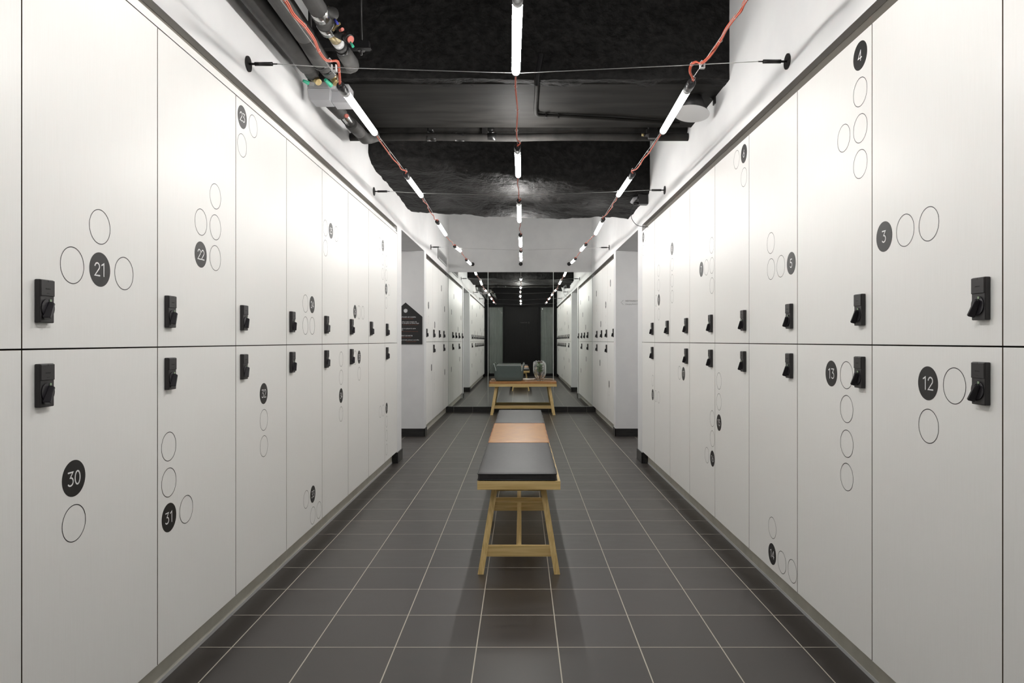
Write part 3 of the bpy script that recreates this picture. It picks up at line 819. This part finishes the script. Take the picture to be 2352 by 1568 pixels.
order = ['first', 'second', 'third', 'fourth', 'fifth']
ends = {}
for nm, s in strings.items():
    lst = []
    # a tube nearer than the photo's frame, seen only in the mirror
    xn = s['x'][0]; ya = s['Y'][0][0] - (1.70 if nm != 'centre' else 1.62)
    tube_light('glowing tube of the %s light string nearest the black end wall, seen in the mirror' % nm, (xn, ya, 2.28), (xn, ya + .61, 2.27), 'glow_centre' if nm == 'centre' else 'glow')
    lst.append((Vector((xn, ya, 2.28)), Vector((xn, ya + .61, 2.27))))
    for i in range(5):
        a = Vector((s['x'][i], s['Y'][i][0], s['z'][i][0])); b = Vector((s['x2'][i], s['Y'][i][1], s['z'][i][1]))
        tube_light('glowing tube, %s from the camera on the %s light string' % (order[i], nm), a, b, 'glow_centre' if nm == 'centre' else 'glow')
        lst.append((a, b))
    ends[nm] = lst
anchors = {'centre': P(1196, 606, YM - .012), 'left': P(1085.5, 606.5, YM - .012), 'right': P(1307, 606, YM - .012)}
cross_Y = [.45, 2.943, 5.457, 8.90]
def string_pts(nm):
    """wire course at the level of each crossing cable and along every tube"""
    return ends[nm]
rnd = random.Random(11)
px_cable = {
 'left': [P(625, -45, 2.12), P(652, 0, 2.24), P(672, 34, 2.32), P(699, 62, 2.45), P(720, 92, 2.60), P(731, 118, 2.72), P(745, 137, 2.82), P(757, 141, 2.90), P(774, 142, 2.97), P(778, 165, 3.03), P(781, 192, 3.10)],
 'right': [P(1735, -40, 2.2), P(1716, 0, 2.37), P(1703, 25, 2.44), P(1690, 40, 2.5), P(1670, 67, 2.6), P(1655, 95, 2.7), P(1631, 130, 2.82), P(1612, 146, 2.90), P(1600, 143, 2.95), P(1589, 150, 2.97), P(1586, 166, 3.0), P(1593, 182, 3.04), P(1592, 192, 3.07)],
}
for nm in strings:
    lst = ends[nm]
    # thin steel wire from the black wall to the anchor on the mirror wall
    pts = [Vector((lst[0][0].x, YB + .005, 2.33))]
    for a, b in lst: pts += [a + Vector((0, -.14, .016)), a + Vector((0, 0, .0215)), b + Vector((0, 0, .0215)), b + Vector((0, .05, .012))]
    pts.append(anchors[nm])
    t = thing('suspension_wire', 'thin steel wire carrying the %s string of tube lights down the corridor' % nm, 'wire', pts[0], 0, 'lengthwise steel wires')
    o0 = pts[0]
    bm = bmesh.new(); tube(bm, [p - o0 for p in pts], .0016, 6); obj('wire', bm, 'steel', t)
    bm = bmesh.new(); q = anchors[nm] - o0; tube(bm, [q + Vector((0, .0, 0)), q + Vector((0, .010, 0))], .030, 28); obj('anchor_plate', bm, 'black_metal', t)
    bm = bmesh.new(); tube(bm, [q + Vector((0, -.10, -.004)), q + Vector((0, 0, 0))], .006, 10); obj('turnbuckle', bm, 'black_metal', t)
    # red flex: one continuous cable hopping from lamp to lamp
    course = []; ties = []
    segs = []
    prev_b = None
    for i, (a, b) in enumerate(lst):
        st = Vector((a.x, YB + .01, 2.36)) if prev_b is None else prev_b + Vector((0, .018, 0))
        en = a + Vector((0, -.118, 0))
        if i == 1 and nm in px_cable:
            mid = px_cable[nm][1:-1]
        elif i == 1:
            mid = [st.lerp(en, .3) + Vector((.005, 0, -.004)), st.lerp(en, .7)]
        else:
            mid = []
            ln = (en - st).length; nk = 7
            amp = .004 if i < 3 else .008
            for k in range(1, nk):
                f = k / nk
                mid.append(st.lerp(en, f) + Vector((rnd.uniform(-1, 1) * amp, 0, -.004 + rnd.uniform(-1, .6) * amp)))
            # loop close to the lamp
            sgn = 1 if nm == 'centre' else (-1 if nm == 'right' else 1)
            mid.append(en + Vector((sgn * .014, -.06, .006))); mid.append(en + Vector((sgn * .015, -.02, .008)))
        seg = [st] + mid + [en]
        segs.append(seg)
        for k in range(1, len(seg) - 1, 2): ties.append(seg[k])
        prev_b = b
    t = thing('power_cable', 'red power cable zip tied along the %s string of tube lights' % nm, 'cable', lst[0][0], 0, 'red lamp cables')
    o0 = Vector(lst[0][0]); bm = bmesh.new()
    for i, seg in enumerate(segs):
        pp = [p - o0 for p in cat_pts(seg, 6)]
        tube(bm, pp, .0038 if i < 3 else .0032, 8)
        if i == 1: tube(bm, [p + Vector((.0045 if nm != 'right' else -.0045, 0, .003)) for p in pp], .0034, 8)
        if i < len(segs):   # along the lamp, behind it
            a, b = lst[i]; u_ = Vector((0, 0, .0235))
            tube(bm, [a + Vector((0, -.118, 0)) - o0, a + Vector((0, -.09, .022)) - o0, a + u_ - o0, b + u_ - o0, b + Vector((0, .018, 0)) - o0], .003, 6)
    obj('flex', bm, 'red', t)
    for p in ties[:22]:
        bm = bmesh.new(); q = p - o0
        ring = [q + Vector((.0075 * math.cos(v_), 0, .0075 * math.sin(v_) + .004)) for v_ in [2 * PI * k / 10 for k in range(11)]]
        tube(bm, ring, .0011, 5); box(bm, q + Vector((-.002, -.002, .010)), q + Vector((.002, .002, .014)))
        obj('zip_tie', bm, 'white_plastic', t)
# crossing cables between the walls
lab_c = ['crossing steel cable next to the black end wall, seen only in the mirror', 'crossing steel cable nearest the camera, at the first row of tube lights', 'second crossing steel cable, below the rear black beam', 'farthest crossing steel cable, just before the mirror wall']
zz = [(2.31, 2.315, 2.275), (2.307, 2.3176, 2.268), (2.308, 2.318, 2.276), (2.335, 2.330, 2.296)]
for k, Y in enumerate(cross_Y):
    zl, zr, zm_ = zz[k]
    a = Vector((XL, Y, zl)); b = Vector((XR, Y, zr)); c = Vector((-.01, Y, zm_))
    t = thing('crossing_cable', lab_c[k], 'cable', a, 0, 'steel cables across the corridor')
    bm = bmesh.new()
    pts = [a + Vector((.12, 0, 0)), Vector((-.79, Y, zl - .014)), c, Vector((.765, Y, zr - .012)), b - Vector((.12, 0, 0))]
    tube(bm, [p - a for p in pts], .0017, 6); obj('wire', bm, 'steel', t)
    for p, s in ((a, 1), (b, -1)):
        q = p - a; w_ = Vector((s, 0, 0))
        bm = bmesh.new(); tube(bm, [q + w_ * .0002, q + w_ * .006], .0325, 28); obj('anchor_plate', bm, 'black_metal', t)
        bm = bmesh.new(); tube(bm, [q + w_ * .006, q + w_ * .035], .0048, 10); tube(bm, [q + w_ * .030, q + w_ * .105], .0082, 12); tube(bm, [q + w_ * .0995, q + w_ * .125], .003, 8)
        obj('turnbuckle', bm, 'black_metal', t)
    for xx in (-.79, .765):
        zq = (zl - .014) if xx < 0 else (zr - .012)
        q = Vector((xx, Y, zq)) - a
        bm = bmesh.new(); box(bm, q + Vector((-.011, -.009, -.014)), q + Vector((-.006, .009, .010)), 0, .001); box(bm, q + Vector((.006, -.009, -.014)), q + Vector((.011, .009, .010)), 0, .001)
        box(bm, q + Vector((-.011, -.009, -.018)), q + Vector((.011, .009, -.014)), 0, .001); obj('clip', bm, 'white_plastic', t)

# ------------------------------------------------------------------ pipes
def pipe(name, label, cat='pipe', group=None): return thing(name, label, cat, (0, 0, 0), 0, group)
def seg(parent, name, pts, r, m, s=18, rings=()):
    bm = bmesh.new(); tube(bm, pts, r, s)
    return obj(name, bm, m, parent)
# P1, closest to the wall
p1 = pipe('insulated_pipe', 'grey insulated pipe hugging the upper left wall')
a = PZ(577, 0, 2.50) ; b = PZ(706, 150, 2.50); a = b + (a - b) * 3.0; a.y = max(a.y, YB + .01)
p1.location = b
def rel(o, *ps): return [Vector(p) - o.location for p in ps]
seg(p1, 'insulation', rel(p1, Vector((b.x - .036, YB + .01, 2.50)), b.lerp(Vector((b.x - .036, YB + .01, 2.5)), .02), b), .045, 'pipe')
seg(p1, 'insulation', rel(p1, b, P(716, 168, b.y + .10)), .036, 'pipe')
seg(p1, 'tape_band', rel(p1, P(697, 138, b.y - .02), P(700, 143, b.y + .015)), .0462, 'tape')
seg(p1, 'brass_valve', rel(p1, P(716, 170, b.y + .10), P(722, 178, b.y + .17)), [.020, .024], 'brass')
seg(p1, 'brass_valve', rel(p1, P(720, 176, b.y + .13), P(732, 189, b.y + .10)), .017, 'brass')
seg(p1, 'green_handle', rel(p1, P(696, 185, b.y + .10), P(709, 191, b.y + .12)), [.007, .011], 'green')
p2 = pipe('insulated_pipe', 'thick grey insulated pipe beside the wall pipe, upper left')
c2 = PZ(752, 158, 2.49); p2.location = c2
seg(p2, 'insulation', rel(p2, Vector((-.925, YB + .01, 2.49)), PZ(699, 78, 2.49)), .0445, 'pipe')
seg(p2, 'insulation', rel(p2, PZ(699, 78, 2.49), PZ(736, 140, 2.49)), .0435, 'pipe')
seg(p2, 'insulation', rel(p2, PZ(736, 140, 2.49), PZ(757, 165, 2.49)), .037, 'pipe')
seg(p2, 'tape_band', rel(p2, PZ(733, 137, 2.49), PZ(738, 142, 2.49)), .0447, 'tape')
seg(p2, 'tape_band', rel(p2, PZ(747, 152, 2.49), PZ(750, 156, 2.49)), .0382, 'tape')
seg(p2, 'brass_valve', rel(p2, PZ(757, 165, 2.49), PZ(768, 180, 2.49)), [.024, .022], 'brass')
seg(p2, 'brass_valve', rel(p2, PZ(765, 176, 2.49), PZ(772, 192, 2.45)), .017, 'brass')
seg(p2, 'green_handle', rel(p2, P(747, 183, 3.5), P(760, 196, 3.55)), [.008, .012], 'green')
# two pale actuator boxes
def abox(label, px0, py0, px1, py1, Y, dpt):
    a = P(px0, py0, Y); b = P(px1, py1, Y)
    o = a.lerp(b, .5); t = thing('actuator_box', label, 'valve actuator', o, 0, 'pale valve actuators')
    bm = bmesh.new(); hx = abs(b.x - a.x) / 2; hz = abs(a.z - b.z) / 2
    bot = [(-hx * .72, 0, -hz), (hx * .95, 0, -hz * 1.0), (hx * .95, dpt, -hz), (-hx * .72, dpt, -hz)]
    top = [(-hx, 0, hz * .2), (hx, 0, hz * .2), (hx, dpt, hz * .2), (-hx, dpt, hz * .2)]
    hexa(bm, bot, top); box(bm, (-hx, 0, hz * .24), (hx * .96, dpt, hz), 0, .006); obj('housing', bm, 'box_grey', t)
    bm = bmesh.new(); box(bm, (-hx * .8, -.0012, hz * .45), (-hx * .35, -.0002, hz * .9)); obj('rating_label', bm, 'white_plastic', t)
abox('pale grey actuator box against the wall, left of the pair under the pipes', 705, 186, 757, 229, 3.62, .11)
abox('pale grey actuator box right of the pair, behind the first left tube', 756, 192, 802, 235, 3.66, .11)
# P3 with fittings
p3 = pipe('valve_pipe', 'grey pipe with silver bands and a brass valve, right of the insulated pair'); z3 = 2.50
c3 = PZ(795, 128, z3); p3.location = c3
X3 = lambda x, y, z=z3: PZ(x, y, z)
seg(p3, 'insulation', rel(p3, Vector((c3.x + .03, YB + .01, z3)), X3(731, 22)), .037, 'pipe')
seg(p3, 'silver_band', rel(p3, X3(730, 20), X3(738, 37)), .038, 'chrome')
seg(p3, 'insulation', rel(p3, X3(738, 37), X3(746, 54)), .0365, 'pipe')
seg(p3, 'silver_band', rel(p3, X3(746, 54), X3(754, 68)), .038, 'chrome')
seg(p3, 'branch_stub', rel(p3, X3(738, 30), P(766, 31, 2.98)), .026, 'pipe_black')
seg(p3, 'branch_ring', rel(p3, P(755, 30, 2.98), P(757, 30, 2.98)), .0272, 'brass')
seg(p3, 'brass_valve', rel(p3, X3(754, 68), X3(762, 78), X3(772, 90)), [.019, .024, .026], 'brass')
seg(p3, 'silver_union', rel(p3, X3(772, 90), X3(779, 102)), [.028, .025], 'white_plastic')
seg(p3, 'insulation', rel(p3, X3(779, 102), X3(784, 110)), .028, 'pipe_black')
seg(p3, 'tape_band', rel(p3, X3(784, 110), X3(787, 115)), .0315, 'tape')
seg(p3, 'insulation', rel(p3, X3(787, 115), X3(791, 122), X3(806, 145)), [.030, .036, .038], 'pipe')
seg(p3, 'elbow', rel(p3, X3(803, 141), X3(808, 150), P(803, 154, 3.5), P(770, 152, 3.5)), [.036, .036, .032, .028], 'pipe')
seg(p3, 'valve_motor', rel(p3, P(775, 78, 3.05), P(792, 86, 3.0)), .017, 'pipe_black')
seg(p3, 'valve_motor', rel(p3, P(786, 80, 3.03), P(804, 90, 2.98)), .0195, 'black_metal')
seg(p3, 'red_end_cap', rel(p3, P(804, 90, 2.98), P(806, 91, 2.977)), .0155, 'pinkred')
seg(p3, 'red_knob', rel(p3, P(782, 70, 3.0), P(787, 67, 2.98)), .007, 'pinkred')
seg(p3, 'green_handle', rel(p3, P(805, 97, 2.97), P(811, 107, 2.96)), [.004, .006], 'green')
seg(p3, 'blue_tag', rel(p3, P(768, 44, 2.97), P(776, 55, 2.96)), .005, 'blue')
seg(p3, 'brass_arm', rel(p3, P(764, 70, 3.0), P(772, 60, 3.0), P(780, 54, 2.98)), .006, 'brass')
# lower valve run that continues to the crossing pipes
p4 = pipe('valve_pipe', 'short grey pipe with a small red valve, bending into the crossing pipes')
p4.location = P(790, 265, 4.1)
seg(p4, 'insulation', rel(p4, P(752, 232, 3.85), P(785, 262, 4.0)), [.030, .034], 'pipe')
seg(p4, 'silver_union', rel(p4, P(785, 258, 4.0), P(792, 266, 4.03), P(806, 284, 4.1)), [.022, .026, .026], 'chrome')
seg(p4, 'red_knob', rel(p4, P(794, 266, 3.93), P(797, 266, 3.92)), .011, 'pinkred')
seg(p4, 'insulation', rel(p4, P(806, 284, 4.1), P(826, 304, 4.35)), .036, 'pipe')
seg(p4, 'elbow', rel(p4, P(824, 302, 4.33), P(838, 318, 4.5), P(850, 318, 4.66), P(868, 314, 4.70)), [.036, .036, .034, .030], 'pipe')
# strut channel with rods
st = thing('strut_channel', 'black strut channel hung on two rods above the pipes, upper left', 'bracket', P(762, 100, 3.42))
bm = bmesh.new(); a, b = P(676, 93, 3.42), P(847, 110, 3.42); a.x = max(a.x, XL + .002); o0 = st.location
box(bm, a - o0, b - o0 + Vector((0, .04, 0))); box(bm, Vector((a.x, 3.41, b.z - .004)) - o0, Vector((b.x + .01, 3.44, b.z)) - o0); obj('channel', bm, 'black_paint', st)
for px in (714, 830):
    q = P(px, 92, 3.44) - o0
    bm = bmesh.new(); tube(bm, [q, Vector((q.x, q.y, ZC - o0.z))], .005, 8); tube(bm, [q + Vector((0, 0, -.055)), q + Vector((0, 0, -.045))], .006 if px < 800 else .018, 16); tube(bm, [q + Vector((0, 0, -.075)), q + Vector((0, 0, .0))], .005, 8)
    obj('threaded_rod', bm, 'black_metal', st)
# crossing pipes
for i, (z, Y, r, lab) in enumerate(((2.575, 4.74, .030, 'upper of two black pipes crossing below the beam'), (2.512, 4.70, .026, 'lower of two black pipes crossing below the beam'))):
    t = pipe('crossing_pipe', lab, group='black pipes across the corridor'); t.location = (XL, Y, z)
    bm = bmesh.new()
    pts = [Vector((.001, 0, 0))] + [Vector((.25 * k + .1, .004 * math.sin(k * 2.1), .003 * math.sin(k * 1.3))) for k in range(1, 8)] + [Vector((XR - XL - .001 - (.0 if i == 0 else .0), 0, 0))]
    tube(bm, pts, r, 18); obj('insulation', bm, 'pipe_matte', t)
    for x in (.52, .71, .93):
        bm = bmesh.new(); tube(bm, [Vector((x, 0, 0)), Vector((x + (.06 if i else .045), 0, 0))], r + .0012, 18); obj('tape_band', bm, 'tape', t)
t = pipe('crossing_pipe', 'thin black pipe high on the right end of the crossing pipes', group='black pipes across the corridor'); t.location = (.55, 4.80, 2.60)
seg(t, 'insulation', [(0, 0, 0), (XR - .551, 0, -.004)], .024, 'pipe_black')
t = thing('pipe_hanger', 'black hanger bracket holding the crossing pipes mid span', 'bracket', P(1112, 290, 4.72))
bm = bmesh.new(); box(bm, (-.012, -.035, -.07), (.012, .045, -.062)); box(bm, (-.022, .0, .05), (.022, .03, .09)); tube(bm, [(0, .01, .05), (0, .01, .0)], .006, 8)
for q in (-.034, .042): box(bm, (-.013, q, -.07), (.013, q + .004, .062))
obj('bracket', bm, 'black_metal', t)
t = thing('pipe_clamp', 'black clamp and fittings at the right end of the crossing pipes', 'bracket', P(1499, 303, 4.66))
bm = bmesh.new(); box(bm, (-.03, -.02, -.045), (.03, .02, .06), 0, .004); box(bm, (-.045, -.03, -.02), (-.025, .0, .012)); tube(bm, [(-.06, 0, -.02), (.05, 0, -.02)], .014, 10); obj('clamp', bm, 'black_metal', t)
bm = bmesh.new(); tube(bm, [(-.075, -.01, -.022), (-.06, -.01, -.022)], .010, 10); obj('brass_nut', bm, 'brass', t)
# conduit on the beam
t = thing('conduit', 'dark conduit dropping over the beam edge and turning right', 'conduit', P(1232, 190, 3.70))
o0 = t.location
bm = bmesh.new(); 
k1 = [P(1243, 122, 3.72), P(1238, 150, 3.72), P(1233, 180, 3.72), P(1233, 195, 3.74)]
tube(bm, [p - o0 for p in cat_pts(k1, 6)], .014, 12); obj('flexible_sleeve', bm, 'black_paint', t)
bm = bmesh.new(); zc_ = 2.537
k2 = [PZ(1233, 190, zc_), PZ(1232, 215, zc_), PZ(1230, 250, zc_), PZ(1233, 262, zc_), PZ(1250, 265, zc_), PZ(1320, 268, zc_), PZ(1440, 275, zc_), PZ(1560, 284, zc_)]
tube(bm, [p - o0 for p in cat_pts(k2, 5)], .0115, 12); obj('rigid_pipe', bm, 'black_smooth', t)
for px, py in ((1254, 265), (1282, 267)):
    bm = bmesh.new(); q = PZ(px, py, zc_) - o0; box(bm, q + Vector((-.004, -.018, -.014)), q + Vector((.004, .018, .014))); obj('saddle', bm, 'black_metal', t)
# small ceiling plate at left of beam
# ------------------------------------------------------------------ wall and ceiling fittings
o0 = P(1594, 207, 4.05)
t = thing('cone_lamp', 'black cone shade with pale round underside on an arm from the right wall', 'lamp', o0)
ax = (P(1587, 258, 4.05) - o0); ax.y = -.02
axn = ax.normalized(); q1 = axn * .145
bm = bmesh.new(); tube(bm, [Vector((0, 0, 0)), axn * .03, q1], [.030, .042, .098], 32); obj('shade', bm, 'black_metal', t)
bm = bmesh.new(); tube(bm, [q1 + axn * .0002, q1 + axn * .004], .102, 36); obj('diffuser', bm, 'white_plastic', t)
bm = bmesh.new(); w1 = Vector((XR - .004, 4.05, P(1636, 228, 4.05).z)) - o0
tube(bm, [Vector((0, 0, .0)), Vector((.01, 0, .012)), w1.lerp(Vector((0, 0, .01)), .5) + Vector((0, 0, .004)), w1], .007, 8); box(bm, w1 + Vector((-.004, -.02, -.03)), w1 + Vector((.003, .02, .03))); obj('wall_arm', bm, 'black_metal', t)
# black box with a small grey spotlight and its cable, right wall
o0 = Vector((XR, 6.20, P(1478, 458, 6.2).z))
t = thing('junction_box', 'black box with a small grey fitting high on the right wall', 'junction box', o0)
bm = bmesh.new(); box(bm, (-.085, -.03, -.045), (-.001, .05, .045), 0, .004); obj('box', bm, 'black_metal', t)
bm = bmesh.new(); tube(bm, [(-.088, 0, .02), (-.125, -.02, .0), (-.15, -.03, -.035)], [.012, .016, .014], 12); obj('grey_fitting', bm, 'box_grey', t)
bm = bmesh.new(); tube(bm, [(-.13, 0, -.04), (-.085, 0, -.035)], .014, 10); obj('black_plug', bm, 'black_metal', t)
pts = [(-.125, 0, -.045), (-.142, 0, -.08), (-.150, 0, -.13), (-.138, .0, -.18), (-.10, 0, -.225), (-.05, -.02, -.245), (.012, -.03, -.249)]
bm = bmesh.new(); tube(bm, cat_pts(pts, 6), .0028, 8)
c = obj('wall_cable', bm, 'black_metal', loc=o0); tag(c, 'thin black cable looping from the box into the gap above the right lockers', 'cable')
# air vent high on the left wall
y0_, y1_ = 9.63, 10.72
t = thing('air_vent', 'white air vent grille above the short locker bank on the left', 'vent', (XL, (y0_ + y1_) / 2, 2.35))
hw = (y1_ - y0_) / 2
bm = bmesh.new(); box(bm, (.0002, -hw, -.07), (.006, hw, .07)); obj('back_plate', bm, 'slot', t)
bm = bmesh.new()
for a, b in (((.0, -hw, .052), (.012, hw, .072)), ((.0, -hw, -.072), (.012, hw, -.052)), ((.0, -hw, -.052), (.012, -hw + .03, .052)), ((.0, hw - .03, -.052), (.012, hw, .052))): box(bm, a, b)
obj('frame', bm, 'vent', t)
bm = bmesh.new()
for k in range(6): z = -.044 + k * .0176; box(bm, (.006, -hw + .03, z - .004), (.011, hw - .03, z + .004))
obj('slats', bm, 'vent', t)

# black tag-shaped notice in the left passage
SY = 8.30
t = thing('notice_board', 'black tag shaped notice with white and rust lettering in the left passage', 'sign', (-1.3755, SY - .001, 1.097))
bm = bmesh.new(); hw = .1995; outl = [(-hw, 0), (hw, 0), (hw, .328), (0, .497), (-hw, .328)]; hr = .0245; hc = (0, .400)
m_ = 40
ring_o = []
def ray(a):
    d_ = (math.cos(a), math.sin(a)); best = None
    for i in range(5):
        p = outl[i]; q = outl[(i + 1) % 5]; ex, ez = q[0] - p[0], q[1] - p[1]
        den = d_[0] * ez - d_[1] * ex
        if abs(den) < 1e-9: continue
        tt = ((p[0] - hc[0]) * ez - (p[1] - hc[1]) * ex) / den; uu = ((p[0] - hc[0]) * d_[1] - (p[1] - hc[1]) * d_[0]) / den
        if tt > 0 and -1e-6 <= uu <= 1 + 1e-6 and (best is None or tt < best): best = tt
    return (hc[0] + d_[0] * best, hc[1] + d_[1] * best)
angs = sorted([2 * PI * k / m_ for k in range(m_)] + [math.atan2(p[1] - hc[1], p[0] - hc[0]) % (2 * PI) for p in outl])
fr = [[], []]; inn = [[], []]
for lay, y in ((0, -.006), (1, 0)):
    for a in angs:
        p = ray(a); fr[lay].append(bm.verts.new((p[0], y, p[1]))); inn[lay].append(bm.verts.new((hc[0] + hr * math.cos(a), y, hc[1] + hr * math.sin(a))))
k_ = len(angs)
for i in range(k_):
    j = (i + 1) % k_
    bm.faces.new((fr[0][i], fr[0][j], inn[0][j], inn[0][i])); bm.faces.new((fr[1][j], fr[1][i], inn[1][i], inn[1][j]))
    bm.faces.new((fr[0][i], fr[0][j], fr[1][j], fr[1][i])); bm.faces.new((inn[0][j], inn[0][i], inn[1][i], inn[1][j]))
bmesh.ops.recalc_face_normals(bm, faces=bm.faces[:])
obj('board', bm, 'sign', t)
def line_at(s, size, right_px, base_py, mname, xleft=None):
    me = text_mesh(s, size, mname)
    wd = width_of(me); right = (right_px - CX) / F * SY + 1.3755
    z = H - (base_py - CY) / F * SY - 1.097
    k = min(1.0, (right + hw - .012) / wd) if wd > 0 else 1
    o = link('lettering', me, t, (right - wd * k, -.0065, z), (PI / 2, 0, 0)); o.scale = (k, 1, 1)
for s, sz, rp, py, mn in (
    ('COMMENT UTILISER LES CASIERS', .0185, 955, 729.2, 'white_vinyl'), ('HOW TO USE THE LOCKERS', .0155, 949, 732.8, 'orange_print'),
    ('Prenez votre clé et votre numéro de', .0185, 957, 739.8, 'white_vinyl'), ('casier à la réception au 6ème étage.', .0185, 963, 743.0, 'white_vinyl'), ('Get your key at the reception', .0150, 961, 746.2, 'orange_print'),
    ('Verrouillez le casier en plaçant la carte', .0185, 955, 755.2, 'white_vinyl'), ('en haut', .0185, 926, 758.4, 'white_vinyl'), ('Lock by placing the card on top', .0150, 960, 761.6, 'orange_print'),
    ('AU MOMENT DE PARTIR', .0185, 948, 772.0, 'white_vinyl'), ('WHEN YOU LEAVE', .0150, 945, 775.4, 'orange_print'),
    ('dans la boîte prévue à cet effet.', .0185, 963, 781.5, 'white_vinyl'), ('in the box provided', .0150, 956, 785, 'orange_print')):
    line_at(s, sz, rp, py, mn)
# direction sign, right passage
t = thing('direction_sign', 'grey wall lettering with a left arrow in the right passage', 'sign', ((1436 - CX) / F * SY, SY - .001, H - (692.7 - CY) / F * SY))
link('lettering', text_mesh('VESTIAIRE F', .0285, 'grey_print'), t, (0, -.0005, 0), (PI / 2, 0, 0))
link('lettering', text_mesh('Changing Room F', .0205, 'grey_print'), t, (0, -.0005, -.035), (PI / 2, 0, 0))
bm = bmesh.new(); tube(bm, [(-.022, -.001, .020), (-.050, -.001, -.007), (-.022, -.001, -.034)], .0016, 6); obj('arrow_mark', bm, 'grey_print', t)
